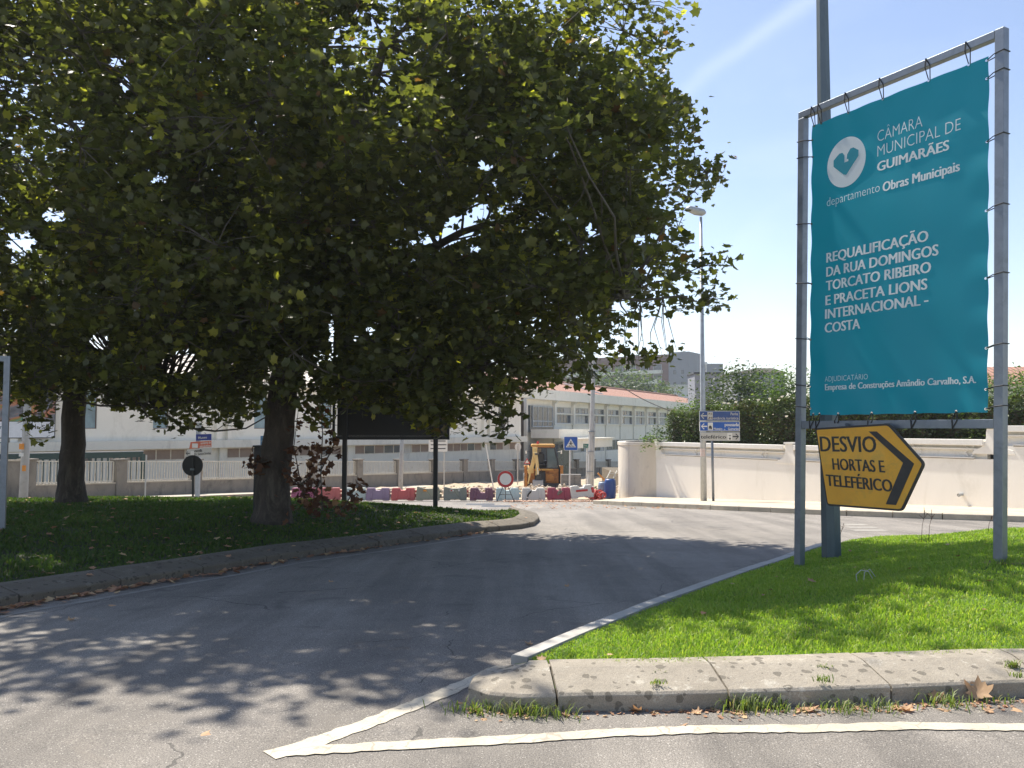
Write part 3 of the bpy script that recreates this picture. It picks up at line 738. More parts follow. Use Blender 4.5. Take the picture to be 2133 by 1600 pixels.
for t, zt, side in ((0, 1.06, 1), (.49, 1.06, 0), (.715, 1.33, 0), (.96, 1.60, 0)):
    xc = t * WLEN + (.1 if side else 0); zt -= wz; led = zt - .58; w = .17
    poly = [(-w, zt), (w, zt), (w + .02, led + .42)] + [(w + .02 + .38 * (1 - math.cos(a)), led + .38 - .38 * math.sin(a)) for a in np.linspace(.1, 1.5, 7)] + [(w + .45, led - .12)]
    left = [(-x, z) for x, z in poly[2:]][::-1]
    poly2 = [(-w, zt)] + [(w, zt)] + poly[2:] + left
    if side: poly2 = [(-w, zt), (w, zt)] + poly[2:] + [(-w, led - .12)]
    MB().prism([(x + xc, z) for x, z in poly2], .33, 'y', -.012).build('pier', M['plaster'], wall, bevel=.01)
    MB().box(xc - w - .05, xc + w + .05, -.04, .36, zt + .002, zt + .06).build('pier_cap', M['white'], wall)
# buttress foot and drain spout
xb = .56 * WLEN
MB().add([(xb, -.003, -.3), (xb + 1.6, -.003, -.3), (xb + 1.6, -.55, -.3), (xb + 1.4, -.003, 1.15 - 0)], [(0, 1, 3), (1, 2, 3), (2, 0, 3), (0, 2, 1)]).build('buttress', M['plaster'], wall)
xs_ = .90 * WLEN; zs_ = P(1996, 1032, 23).z - wz
MB().tube([(xs_, .05, zs_), (xs_, -.16, zs_ - .02)], .045, 12, cap=False).tube([(xs_, .05, zs_), (xs_, -.15, zs_ - .02)], .033, 12).build('drain_spout', M['galv_pale'], wall)
# curved end
cw = empty('curved_wall', (WA.x, WA.y, f(36)), 0, 'rounded greyish white wall end to the right of the blue drums', 'wall')
cpts = [WA + WD * .02, Vector(((1330 - 1066.5) / F_PX * 36.3, 36.3, 0)), Vector(((1302 - 1066.5) / F_PX * 36.9, 36.9, 0)), Vector(((1289 - 1066.5) / F_PX * 38, 38, 0)), Vector(((1287 - 1066.5) / F_PX * 39.5, 39.5, 0)), Vector(((1292 - 1066.5) / F_PX * 41.5, 41.5, 0)), Vector(((1312 - 1066.5) / F_PX * 43, 43, 0)), Vector(((1345 - 1066.5) / F_PX * 43.5, 43.5, 0))]
sp = [cpts[0]]
for i in range(len(cpts) - 1):
    p0, p1, p2, p3 = cpts[max(i - 1, 0)], cpts[i], cpts[i + 1], cpts[min(i + 2, len(cpts) - 1)]
    for t in (.2, .4, .6, .8, 1):
        sp.append(.5 * ((2 * p1) + (p2 - p0) * t + (2 * p0 - 5 * p1 + 4 * p2 - p3) * t * t + (3 * p1 - p0 - 3 * p2 + p3) * t ** 3))
vs = []; m_ = len(sp)
for i, p in enumerate(sp):
    t = (sp[min(i + 1, m_ - 1)] - sp[max(i - 1, 0)]).normalized(); nn = Vector((t.y, -t.x, 0))
    zt = 1.0 - .03 * i / m_
    for o_, z in ((0, f(p.y) - .8), (0, zt - .14), (-.03, zt - .13), (-.03, zt), (.34, zt), (.34, f(p.y) - .8)):
        q = p + nn * o_; vs.append((q.x, q.y, z))
fs = [(i * 6 + k, (i + 1) * 6 + k, (i + 1) * 6 + k + 1, i * 6 + k + 1) for i in range(m_ - 1) for k in range(5)]
MB().add(vs, fs).build('wall_shell', M['plaster_grey'], cw, off=cw.location, smooth=False)
struct(MB().box(6.5, 40, 37, 60, -3, -1.2).build('garden_ground', M['earth']))

# ================================================================ VEGETATION HELPERS
def leaf_template(kind):
    if kind == 'plane':
        o = [(0, -.48), (.47, -.36), (.34, -.08), (.54, .16), (.25, .22), (0, .58), (-.25, .22), (-.54, .16), (-.34, -.08), (-.47, -.36)]
        V = [(x, y, .18 * abs(x) - .12 * y * y) for x, y in o]
        F = [(0, i, i + 1) for i in range(1, 9)]
    elif kind == 'oval':
        V = [(0, -.5, 0), (.26, -.05, .07), (0, .5, -.04), (-.26, -.05, .07)]; F = [(0, 1, 2), (0, 2, 3)]
    else:
        V = [(0, -.5, 0), (.3, 0, .05), (0, .5, 0), (-.3, 0, .05)]; F = [(0, 1, 2), (0, 2, 3)]
    return np.array(V, float), np.array(F, int)
def rand_rot(n, tilt, rng):
    """random orientations whose normals lean up by a random tilt"""
    az = rng.uniform(0, 2 * np.pi, n); t = np.clip(np.abs(rng.normal(0, tilt, n)), 0, 1.6); sp = rng.uniform(0, 2 * np.pi, n)
    nz = np.stack([np.sin(t) * np.cos(az), np.sin(t) * np.sin(az), np.cos(t)], -1)
    ref = np.stack([np.cos(sp), np.sin(sp), np.zeros(n)], -1); ref -= nz * (ref * nz).sum(-1, keepdims=True)
    ref /= np.linalg.norm(ref, axis=-1, keepdims=True) + 1e-9; bx = np.cross(ref, nz)
    return np.stack([bx, ref, nz], -1)          # columns: x, y, z
def leaves_arrays(pos, size, tilt, rng, kind='plane'):
    T, F = leaf_template(kind); n = len(pos); Rm = rand_rot(n, tilt, rng)
    V = np.einsum('nij,kj->nki', Rm, T) * size[:, None, None] + pos[:, None, :]
    FF = F[None] + (np.arange(n) * len(T))[:, None, None]
    return V.reshape(-1, 3), FF.reshape(-1, 3), len(T), Rm
def tints(n, k, rng, y=.08, d=.0, clump=None):
    a = rng.uniform(0, 1, n); b_ = (rng.uniform(0, 1, n) < y) * rng.uniform(.4, 1, n); c = (rng.uniform(0, 1, n) < d) * rng.uniform(.5, 1, n)
    if clump is not None: b_ = np.clip(b_ + clump, 0, 1)
    return np.repeat(np.stack([a, b_, c], -1), k, 0)
def simple_tree(name, loc, parts, leaf, n, size, mat, label, cat='tree', trunk=None, group=None, seed=1, kind='oval', shell=.35, tilt=.9, flowers=0, holes=0):
    """parts: list of (centre, radii) ellipsoids relative to loc"""
    rng = np.random.default_rng(seed); root = empty(name, loc, 0, label, cat, group)
    vol = np.array([r[0] * r[1] * r[2] for c, r in parts]); cnt = (n * vol ** .75 / (vol ** .75).sum()).astype(int); pos = []
    for (c, r), q in zip(parts, cnt):
        nc = max(6, q // 14); d = rng.normal(size=(nc, 3)); d /= np.linalg.norm(d, axis=1)[:, None]
        rad = rng.uniform(shell, 1, nc) ** .6; cc = np.array(c) + d * rad[:, None] * np.array(r) * rng.uniform(.85, 1.12, (nc, 1))
        cr = min(r) * .24
        p = np.repeat(cc, 14, 0) + rng.normal(0, cr, (nc * 14, 3)) * (1, 1, .7)
        pos.append(p)
    pos = np.concatenate(pos); pos = pos[pos[:, 2] > .1]; sz = rng.uniform(.6, 1.2, len(pos)) * size
    V, F, k, _ = leaves_arrays(pos, sz, tilt, rng, kind)
    o = link_mesh('crown', fast_mesh('crown', V, F, tints(len(pos), k, rng, .06)), M[mat], root)
    if trunk:
        h, r = trunk; mb = MB().tube([(0, 0, -.5), (.05, 0, h * .5), (0, .05, h)], [r * 1.3, r, r * .7], 8)
        for (c, rr) in parts:
            mb.tube([(0, 0, h * .7), (c[0] * .5, c[1] * .5, (h * .7 + c[2]) / 2), tuple(c)], [r * .6, r * .4, r * .15], 5)
        mb.build('trunk', M['bark'], root)
    return root

# ================================================================ PLANE TREES
CROWN = [(-900, -900), (1380, -900), (1440, -200), (1412, -20), (1432, 60), (1395, 120), (1385, 165), (1430, 205), (1448, 260), (1432, 325), (1500, 335), (1512, 365), (1480, 400), (1425, 425), (1418, 460), (1425, 505),
         (1395, 535), (1470, 520), (1512, 548), (1490, 600), (1516, 628), (1470, 650), (1370, 655), (1300, 690), (1390, 712), (1402, 740), (1350, 752), (1275, 748), (1235, 800), (1160, 800), (1130, 822), (1085, 835), (1048, 850),
         (1052, 895), (1015, 928), (965, 905), (905, 915), (860, 880), (780, 860), (700, 850), (700, 905), (660, 900), (640, 860), (560, 835), (552, 872), (520, 850), (505, 890), (450, 872), (430, 925), (385, 930), (345, 905), (300, 885),
         (262, 850), (232, 845), (200, 820), (190, 870), (120, 805), (100, 918), (70, 925), (45, 880), (50, 840), (-10, 828), (-900, 830)]
HOLES = [(955, 475, 42, 34), (1000, 440, 22, 20), (915, 505, 40, 14), (990, 520, 18, 12), (805, 155, 12, 30), (245, 130, 26, 14), (150, 260, 34, 14), (335, 372, 22, 16), (45, 505, 36, 22), (262, 175, 16, 22), (205, 712, 26, 22), (380, 755, 34, 28), (690, 700, 9, 60),
         (1290, 640, 20, 14), (1340, 560, 26, 10), (1010, 345, 20, 14), (1230, 480, 12, 22), (745, 30, 16, 8), (345, 760, 18, 22), (270, 868, 26, 14), (770, 690, 22, 10), (550, 275, 9, 10), (1330, 500, 16, 14), (1180, 700, 14, 10), (110, 450, 30, 18), (640, 790, 9, 18)]
def tube_branch(mb, a, b_, r0, r1, rng, n=7, sag=.12, seg=5):
    a, b_ = Vector(a), Vector(b_); l = (b_ - a).length; pts = []; rd = []
    off = Vector(rng.normal(0, sag * l * .5, 3))
    for i in range(seg + 1):
        t = i / seg; p = a.lerp(b_, t) + off * math.sin(math.pi * t) + Vector(rng.normal(0, .015 * l, 3)) * (1 if 0 < i < seg else 0)
        pts.append(p); rd.append(r0 + (r1 - r0) * t)
    mb.tube(pts, rd, n); return pts
LEAF_T, LEAF_F = leaf_template('plane')
LEAF_ME = {}
for v_ in range(4):
    tt = {0: (.3, 0, 0), 1: (.7, .1, 0), 2: (.5, .8, 0), 3: (.9, 0, 0)}[v_]
    me = fast_mesh('leaf', LEAF_T, LEAF_F, np.tile(tt, (len(LEAF_T), 1))); me.materials.append(M['leaf']); LEAF_ME[v_] = me
def plane_tree(name, label, base, trunk_pts, limbs, ells, ncl, per, seed, csize=.40, lsize=.118, tips=(), singles=150):
    rng = np.random.default_rng(seed); base = Vector(base)
    root = empty(name, base, 0, label, 'tree', 'plane trees on the grass island')
    tr = MB(); pts = []; rad = []
    for i in range(len(trunk_pts) - 1):
        (p0, r0), (p1, r1) = trunk_pts[i], trunk_pts[i + 1]
        for t in np.linspace(0, 1, 5)[:-1]: pts.append(Vector(p0).lerp(Vector(p1), t) + Vector(rng.normal(0, .008, 3))); rad.append(r0 + (r1 - r0) * t)
    pts.append(Vector(trunk_pts[-1][0])); rad.append(trunk_pts[-1][1])
    tr.tube(pts, rad, 20, jit=.05); tr.build('trunk', M['bark'], root, smooth=True, off=base)
    nodes = list(pts[len(pts) // 2:])
    for a, b_, r0, r1 in limbs:
        lb = MB(); q = tube_branch(lb, a, b_, r0, r1, rng, 9, .12, 8); nodes += q[2:]
        lb.build('limb', M['bark_branch'], root, smooth=True, off=base)
    # clump centres inside the crown volume
    C_ = []
    ws = np.array([e[1][0] * e[1][1] * e[1][2] for e in ells]); ws = ws / ws.sum()
    while len(C_) < ncl:
        e = ells[rng.choice(len(ells), p=ws)]; d = rng.normal(size=3); d /= np.linalg.norm(d)
        c = np.array(e[0]) + d * np.array(e[1]) * rng.uniform(.2, 1) ** .45
        if c[2] < f(c[1]) + 1.6: continue
        u, v = project(c[None]); u, v = u[0], v[0]
        if c[1] < 5.5: continue
        sx = c[0] + .56 * c[2] / 1.43; sy = c[1] - .83 * c[2] / 1.43          # open gaps that let the sun through to the road and lawn
        if sx > .1 and sy < 6.9 and rng.uniform() < .93: continue
        if c[2] > 3.6 and math.sin(sx * 2.1 + 1.7 * math.sin(sy * 1.3)) * math.sin(sy * 2.7 + sx * .8 + seed) > .48 and (sy < 12.5) and rng.uniform() < .93: continue
        if c[2] > 8.8 and rng.uniform() < .75: continue
        if math.sin(c[0] * 1.9 + seed + 1.3 * math.sin(c[2] * 1.1)) * math.sin(c[1] * 1.7 + c[2] * .8) * math.sin(c[2] * 1.5 - c[0] * .7 + 1) > .10: continue
        m_ = rng.uniform(4, 26); pd_ = poly_dist(np.array([u]), np.array([v]), CROWN)[0]
        if pd_ < m_ or (u > 1120 and v < 760 and rng.uniform() > .35 + pd_ / 130): continue
        if any(((u - h[0]) / h[2]) ** 2 + ((v - h[1]) / h[3]) ** 2 < 1.2 for h in HOLES): continue
        C_.append(c)
    nt0 = len(C_)
    for (u_, v_, Y_) in tips:
        for q_ in range(2): C_.append(np.array(P(u_ + rng.normal(0, 6), v_ + rng.normal(0, 5), Y_ + rng.normal(0, .2))))
    C_ = np.array(C_)
    tw = MB(); NA = np.array([tuple(n) for n in nodes])
    sub = rng.choice(len(C_), min(420, len(C_)), replace=False); bn = []
    for i in sub:
        c = C_[i]; d = np.linalg.norm(NA - c, axis=1) + np.maximum(0, NA[:, 2] - c[2]) * .6; j = d.argmin()
        q = tube_branch(tw, NA[j], c, .026, .008, rng, 5, .16, 5); bn += [tuple(x) for x in q[1:]]
    BN = np.array(bn)
    for c in C_:
        d = np.linalg.norm(BN - c, axis=1); j = d.argmin()
        if d[j] > .15 and d[j] < 1.3: tw.tube([Vector(BN[j]), (Vector(BN[j]) + Vector(c)) / 2 + Vector(rng.normal(0, .05, 3)), Vector(c)], [.009, .007, .003], 3, cap=False)
    tw.build('twigs', M['bark_branch'], root, off=base)['kind'] = 'stuff'
    # leaves
    csz = csize * rng.uniform(.55, 1.3, len(C_)); csz[nt0:] = .24; pos = np.repeat(C_, per, 0) + rng.normal(0, 1, (len(C_) * per, 3)) * np.repeat(csz, per)[:, None] * (.62, .62, .42)
    u, v = project(pos); ok = poly_dist(u, v, CROWN) > -9; ok |= np.repeat(np.arange(len(C_)) >= nt0, per) & (rng.uniform(0, 1, len(pos)) < .6)
    hole = np.zeros(len(pos), bool)
    for h in HOLES: hole |= ((u - h[0]) / h[2]) ** 2 + ((v - h[1]) / h[3]) ** 2 < .8
    ok &= ~(hole & (rng.uniform(0, 1, len(pos)) < .93)) & (pos[:, 2] > 1.3)
    ok &= ~(np.repeat(np.arange(len(C_)) >= nt0, per) & (rng.uniform(0, 1, len(pos)) < .62))
    cy = np.repeat((rng.uniform(0, 1, len(C_)) < .035) * rng.uniform(.2, .6, len(C_)), per)
    pos = pos[ok]; cy = cy[ok]; n = len(pos); sz = (.5 + 1.0 * rng.uniform(0, 1, n) ** 1.4) * lsize
    dist = np.linalg.norm(pos - np.array(CAM), axis=1); vis = (u[ok] > 0) & (u[ok] < 2133) & (v[ok] > 0) & (v[ok] < 1600)
    near = np.argsort(np.where(vis, dist / sz, 1e9))[:singles]
    keep = np.ones(n, bool); keep[near] = False
    V, F, k, _ = leaves_arrays(pos[keep] - np.array(base), sz[keep], .95, rng)
    o = link_mesh('crown', fast_mesh('crown', V, F, tints(keep.sum(), k, rng, .05, .012, cy[keep])), M['leaf'], root); o['kind'] = 'stuff'
    Rm = rand_rot(singles, .9, rng)
    for i, j in enumerate(near):
        lo = bpy.data.objects.new('leaf', LEAF_ME[int(rng.choice(4, p=[.4, .35, .08, .17]))]); COL.objects.link(lo); lo.parent = root
        m4 = Matrix(Rm[i].tolist()).to_4x4() @ Matrix.Scale(float(sz[j]), 4); m4.translation = Vector(pos[j]) - base; lo.matrix_local = m4
    return root
bb = P(565, 1062, 15); bb.z = float(isl_l_z(np.array(bb.x), np.array(15.)))
tp = [((bb.x, 15, bb.z - .15), .42), ((bb.x + .03, 15, bb.z + .15), .34), (tuple(P(570, 1005, 15)), .29), (tuple(P(581, 900, 15)), .265), (tuple(P(592, 800, 15)), .25), (tuple(P(606, 690, 15)), .25), (tuple(P(636, 590, 15)), .23), (tuple(P(650, 480, 14.8)), .19), (tuple(P(640, 330, 14.6)), .15), (tuple(P(660, 100, 14.2)), .11), (tuple(P(690, -200, 14)), .06)]
lm = [(P(640, 590, 15), P(1010, 468, 13.6), .13, .05), (P(645, 560, 15), P(1300, 620, 12.5), .10, .03), (P(650, 480, 14.8), P(800, 90, 13.4), .15, .07), (P(640, 560, 15), P(440, 300, 13), .12, .05), (P(606, 690, 15), P(330, 640, 13.5), .10, .03),
      (P(650, 480, 14.8), P(1180, 230, 13), .12, .04), (P(640, 330, 14.6), P(400, -60, 12.5), .10, .04), (P(636, 590, 15), P(900, 760, 13.2), .09, .03), (P(660, 100, 14.2), P(1150, -250, 12.5), .09, .03), (P(640, 590, 15), P(720, 620, 18), .11, .04), (P(650, 480, 14.8), P(500, 420, 18.5), .1, .04)]
lm = [(tuple(a), tuple(b_), c, d) for a, b_, c, d in lm]
plane_tree('plane_tree', 'big plane tree with its thick leaning trunk beside the black sign frame', bb, tp, lm,
           [((-2.6, 14.2, 6.2), (6.1, 4.9, 4.9)), ((-.2, 13.8, 4.9), (4.2, 3.4, 3.4)), ((-6.3, 12.6, 8.7), (4.2, 2.8, 1.7))], 3700, 29, 11, singles=170, tips=[(1498, 345, 13.4), (1480, 360, 13.4), (1460, 375, 13.4), (1450, 395, 13.4), (1438, 215, 13.6), (1440, 255, 13.6), (1442, 300, 13.6), (1425, 75, 13.7), (1410, 25, 13.7), (1392, 100, 13.7), (1420, 420, 13.5), (1412, 470, 13.5), (1420, 505, 13.5), (1500, 552, 13.2), (1482, 545, 13.2), (1478, 570, 13.2), (1460, 560, 13.2), (1508, 625, 13.2), (1490, 615, 13.2), (1475, 630, 13.2), (1450, 635, 13.2), (1420, 640, 13.2), (1395, 733, 12.8), (1375, 738, 12.8), (1355, 745, 12.8), (1325, 750, 12.8), (1300, 740, 12.8), (1240, 790, 12.6), (1050, 892, 12.4), (1040, 915, 12.4), (1065, 868, 12.4)])
ba = P(148, 1044, 19); ba.z = float(isl_l_z(np.array(ba.x), np.array(19.)))
tp = [((ba.x, 19, ba.z - .15), .40), ((ba.x, 19, ba.z + .15), .32), (tuple(P(149, 1000, 19)), .275), (tuple(P(152, 900, 19)), .245), (tuple(P(157, 780, 19)), .235), (tuple(P(170, 650, 19)), .20), (tuple(P(195, 500, 19)), .17), (tuple(P(185, 300, 18.8)), .12), (tuple(P(200, 0, 18.5)), .08)]
lm = [(P(172, 640, 19), P(60, 390, 18), .11, .05), (P(195, 500, 19), P(390, 180, 17), .12, .05), (P(160, 740, 19), P(330, 850, 16.5), .07, .02), (P(165, 700, 19), P(-150, 560, 17), .1, .03), (P(185, 300, 18.8), P(20, 60, 17.5), .08, .03), (P(172, 640, 19), P(430, 560, 20), .1, .03)]
lm = [(tuple(a), tuple(b_), c, d) for a, b_, c, d in lm]
plane_tree('plane_tree', 'slimmer plane tree with straight dark trunk before the fence, at the left', ba, tp, lm,
           [((-9.3, 17.6, 7.2), (6.6, 5.8, 6.2)), ((-8.0, 16.6, 4.2), (5.8, 4.2, 2.9))], 3900, 25, 23, singles=100)

# dry sprouts round the big trunk
rng = np.random.default_rng(5)
sp_root = empty('dry_shrub', (bb.x + .9, 14.9, bb.z), 0, 'withered sapling shoots with curled brown leaves beside the big trunk', 'shrub')
mb = MB(); lp = []
stems = [((645, 1062, 14.7), (625, 1000, 14.7), (612, 930, 14.6), (622, 850, 14.6)), ((672, 1064, 14.6), (668, 990, 14.6), (672, 900, 14.6), (664, 800, 14.6)), ((640, 1062, 14.6), (626, 1010, 14.6), (602, 990, 14.6), (598, 960, 14.6)),
         ((668, 980, 14.6), (690, 940, 14.6), (695, 925, 14.6), (688, 905, 14.6)), ((700, 1068, 14.5), (718, 1055, 14.4), (735, 1025, 14.4), (752, 1008, 14.4)), ((626, 1010, 14.6), (650, 990, 14.7), (655, 960, 14.7), (640, 930, 14.7)), ((560, 960, 14.6), (540, 965, 14.6), (528, 975, 14.6), (522, 960, 14.6)), ((668, 1000, 14.6), (655, 1030, 14.6), (650, 1045, 14.6), (690, 1050, 14.6))]
for s in stems:
    q = [P(*a) for a in s]; mb.tube(q, [.016, .012, .009, .004], 5)
    for a, b_ in zip(q, q[1:]):
        for _ in range(17): lp.append(np.array(a.lerp(b_, rng.uniform())) + rng.normal(0, .085, 3))
for _ in range(35): lp.append(np.array(P(rng.uniform(600, 740), rng.uniform(1040, 1075), 14.5)) + rng.normal(0, .12, 3))
mb.build('stems', M['bark_branch'], sp_root, off=sp_root.location)
lp = np.array(lp); lp[:, 2] = np.maximum(lp[:, 2], bb.z + .02)
V, F, k, _ = leaves_arrays(lp - np.array(sp_root.location), rng.uniform(.06, .15, len(lp)), 1.1, rng)
link_mesh('leaves', fast_mesh('leaves', V, F, tints(len(lp), k, rng, .12)), M['leaf_dry'], sp_root)

# ================================================================ HEDGE, GARDEN SHRUBS, FAR TREES
def hedge_row(p0, p1, th, z0, z1a, z1b, n, label, seed, size=.10, mat='bush'):
    rng = np.random.default_rng(seed); p0, p1 = Vector(p0), Vector(p1); d = p1 - p0; L = d.length; ang = math.atan2(d.y, d.x)
    root = empty('hedge', (p0.x, p0.y, z0), ang, label, 'hedge')
    x = rng.uniform(0, L, n); face = rng.uniform(0, 1, n); top = lambda x: z1a - z0 + (z1b - z1a) * x / L + .06 * np.sin(x * 3.1) + .05 * np.sin(x * 7.7)
    y = np.where(face < .62, rng.normal(0, .07, n) + .09 * np.sin(x * 2.6) , rng.uniform(0, th, n)); T_ = top(x)
    z = np.where(face < .62, rng.uniform(0, 1, n) * T_, T_ + rng.normal(0, .045, n)); e = face > .93
    x[e] = rng.normal(0, .1, e.sum()); z[e] = rng.uniform(0, 1, e.sum()) * T_[e]; y[e] = rng.uniform(0, th, e.sum())
    sp_ = rng.uniform(0, 1, n) < .04; z[sp_] = T_[sp_] + rng.uniform(0, .16, sp_.sum())
    pos = np.stack([x, y, z], -1)
    V, F, k, _ = leaves_arrays(pos, rng.uniform(.6, 1.3, n) * size, 1.0, rng, 'oval')
    yb = np.where(z > T_ - .12, .35, 0); dr = (np.sin(x * 1.3 + z * 2) > .75) * .35
    t = tints(n, k, rng, .07, .05); t[:, 1] = np.clip(t[:, 1] + np.repeat(yb * rng.uniform(0, 1, n), k), 0, 1); t[:, 2] = np.clip(t[:, 2] + np.repeat(dr * (rng.uniform(0, 1, n) < .3), k), 0, 1)
    link_mesh('leaves', fast_mesh('leaves', V, F, t), M[mat], root)
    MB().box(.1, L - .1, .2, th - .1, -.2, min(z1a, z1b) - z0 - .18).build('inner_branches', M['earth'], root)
    return root
def wp(t, off=0, z=0): q = WA + WD * (WLEN * t) + Vector((-WD.y, WD.x, 0)) * off; return Vector((q.x, q.y, z))
hedge_row(wp(-.02, .9), wp(.13, .9), 1.2, .3, 2.15, 2.3, 8000, 'loose green hedge end just left of the direction signs', 31, .10)
hg = hedge_row(wp(.132, .8), wp(.80, .8), 1.4, .3, 2.35, 2.95, 42000, 'tall clipped hedge with white roses along its top behind the white wall', 32, .105)
hedge_row(wp(.98, 1.6), wp(1.7, 1.8), 1.6, .8, 2.95, 3.3, 9000, 'dark clipped hedge behind the right end of the white wall', 33, .12)
hedge_row(wp(.80, .9), wp(.98, 1.0), 1.5, .3, 2.3, 2.4, 7000, 'lower dark hedge stretch seen under the teal banner', 34, .12)
# roses
rng = np.random.default_rng(8)
for i, (u, v, Y) in enumerate([(1508, 840, 32.8), (1517, 841, 32.6), (1533, 838, 32.2), (1579, 834, 31), (1603, 831, 30.4), (1622, 834, 30), (1629, 827, 29.8), (1638, 868, 29.2), (1672, 830, 29), (1676, 827, 29)]):
    q = P(u, v, Y); mb = MB()
    for k in range(9):
        a = k * 2.4; r = .012 + .003 * k; mb.add([(r * math.cos(a), r * math.sin(a), -.02), (r * math.cos(a + .9), r * math.sin(a + .9), -.02), ((r + .03) * math.cos(a + .9), (r + .03) * math.sin(a + .9), .04), ((r + .03) * math.cos(a), (r + .03) * math.sin(a), .04)], [(0, 1, 2, 3)])
    o = mb.add([(.04, 0, .01), (-.02, .035, .01), (-.02, -.035, .01), (0, 0, .05)], [(0, 1, 3), (1, 2, 3), (2, 0, 3), (0, 2, 1)]).build('rose', M['flower'])
    o.location = q; set_tag(o, 'white rose blooming on top of the clipped hedge behind the wall', 'flower', 'white roses on the hedge')
simple_tree('laurel_tree', (P(1535, 850, 40).x, 40, 0), [((0, 0, 2.7), (1.9, 1.8, 1.9)), ((-.9, 0, 2.0), (1.3, 1.4, 1.5)), ((1.3, 0, 2.2), (1.2, 1.2, 1.3)), ((.3, 0, 3.9), (1.1, 1.0, .9))], 'bush', 9000, .17, 'bush', 'dark glossy evergreen tree rising behind the hedge', trunk=(2, .12), seed=41)
simple_tree('shrub', (P(1432, 850, 39).x, 39, 0), [((0, 0, 1.9), (.75, .8, 1.0)), ((.5, 0, 2.4), (.5, .5, .6))], 'bush', 2200, .13, 'bush_light', 'small pale shrub left of the tall lamp post behind the hedge', 'shrub', trunk=(1.2, .05), seed=42)
simple_tree('green_tree', (P(1635, 850, 38).x, 38, 0), [((-.3, 0, 3.0), (1.1, 1.2, 1.5)), ((.8, 0, 3.0), (1.1, 1.2, 1.6)), ((.2, 0, 2.3), (1.8, 1.2, 1.3))], 'bush', 6500, .15, 'bush_light', 'fresh green tree behind the hedge just left of the banner frame', trunk=(2, .1), seed=43)
simple_tree('shrub', (P(1375, 905, 38.5).x, 38.5, -.6), [((0, 0, 1.3), (.6, .7, 1.2)), ((-.5, 0, .9), (.5, .5, .7)), ((.6, 0, 1.6), (.7, .6, 1.1))], 'bush', 2600, .11, 'bush', 'bush with reddish tips at the left end of the hedge', 'shrub', trunk=(.8, .05), seed=44)
simple_tree('shrub', (P(1363, 900, 38.3).x, 38.3, -.4), [((.0, 0, 1.2), (.30, .3, .55)), ((-.25, 0, .7), (.25, .3, .3))], 'bush', 420, .09, 'leaf_dry', 'orange leaved twigs at the left tip of the hedge', 'shrub', seed=45)
simple_tree('shrub', (P(2105, 850, 27).x, 27, 0), [((0, 0, 2.6), (1.0, .9, 1.0)), ((.9, 0, 2.5), (1.0, .9, .9))], 'bush', 4200, .12, 'bush_light', 'light green bush below the red tiled roof at the right edge', 'shrub', trunk=(1.5, .06), seed=46)
# ivy on the wall
rng = np.random.default_rng(9); lp = []
for u, v, s_, n in ((1352, 915, .22, 90), (1366, 914, .25, 90), (1344, 930, .12, 30), (1338, 940, .06, 12), (1375, 916, .12, 30), (1372, 935, .06, 10)):
    for _ in range(n): lp.append(np.array(P(u, v, 35.7)) + rng.normal(0, 1, 3) * (s_, s_ * .5, s_ * .5))
lp = np.array(lp); iv = empty('ivy', tuple(lp[0]), 0, 'small green creeper spilling over the corner of the white wall', 'plant')
V, F, k, _ = leaves_arrays(lp - lp[0], rng.uniform(.07, .15, len(lp)), .9, rng, 'oval')
link_mesh('leaves', fast_mesh('leaves', V, F, tints(len(lp), k, rng, .1)), M['bush_light'], iv)
# trees beyond the school roof
for i, (u, Y, h, w, n, lab) in enumerate([(1185, 150, 783, 4.6, 2600, 'pale olive tree mass beyond the red roof, leftmost by the far flats'), (1245, 152, 768, 5.5, 3800, 'tall soft green tree in front of the brown balcony flats'),
        (1300, 148, 762, 5.8, 3800, 'rounded green tree in front of the middle of the balcony flats'), (1348, 146, 776, 4.6, 3000, 'light green tree near the right end of the balcony flats'), (1385, 140, 795, 3.2, 1600, 'small darker tree below the blank grey gable')]):
    g = -3.5; top = P(u, h, Y).z; hh = top - g; x = P(u, 800, Y).x
    simple_tree('far_tree', (x, Y, g), [((0, 0, hh * .62), (w, w, hh * .37)), ((-w * .5, 0, hh * .5), (w * .6, w * .6, hh * .3)), ((w * .5, 0, hh * .52), (w * .6, w * .6, hh * .28))], 'far', n, .75, 'far_leaf', lab, 'tree', trunk=(hh * .4, .3), group='trees beyond the school roof', seed=60 + i)
# wooded hill far behind
def hill_z(X, Y):
    r = np.sqrt(((X + 60) / 150) ** 2 + ((Y - 520) / 120) ** 2); return -4 + 40 * np.clip(1 - r * r, 0, 1) + 2 * np.sin(X * .05) * np.sin(Y * .04)
struct(sheet('hill', np.arange(-260, 120, 12), np.arange(390, 660, 12), M['far_leaf_ground'] if 'far_leaf_ground' in M else M['field'], 0, hill_z))
rng = np.random.default_rng(77); k_ = 0
for i in range(26):
    u = rng.uniform(1020, 1165); Y = rng.uniform(400, 470); x = P(u, 800, Y).x; z = float(hill_z(np.array(x), np.array(Y)))
    hh = rng.uniform(7, 13); mbv = [((0, 0, hh * .5), (2.2, 2.2, hh * .5))] if i % 2 else [((0, 0, hh * .45), (4.0, 4, hh * .42))]
    simple_tree('hill_tree', (x, Y, z - .5), mbv, 'far', 260, 1.6, 'far_leaf', 'hazy conifer among the trees on the distant wooded hill' if i % 2 else 'hazy round tree on the distant wooded hill', 'tree', group='conifers on the far hill' if i % 2 else 'round trees on the far hill', seed=100 + i)
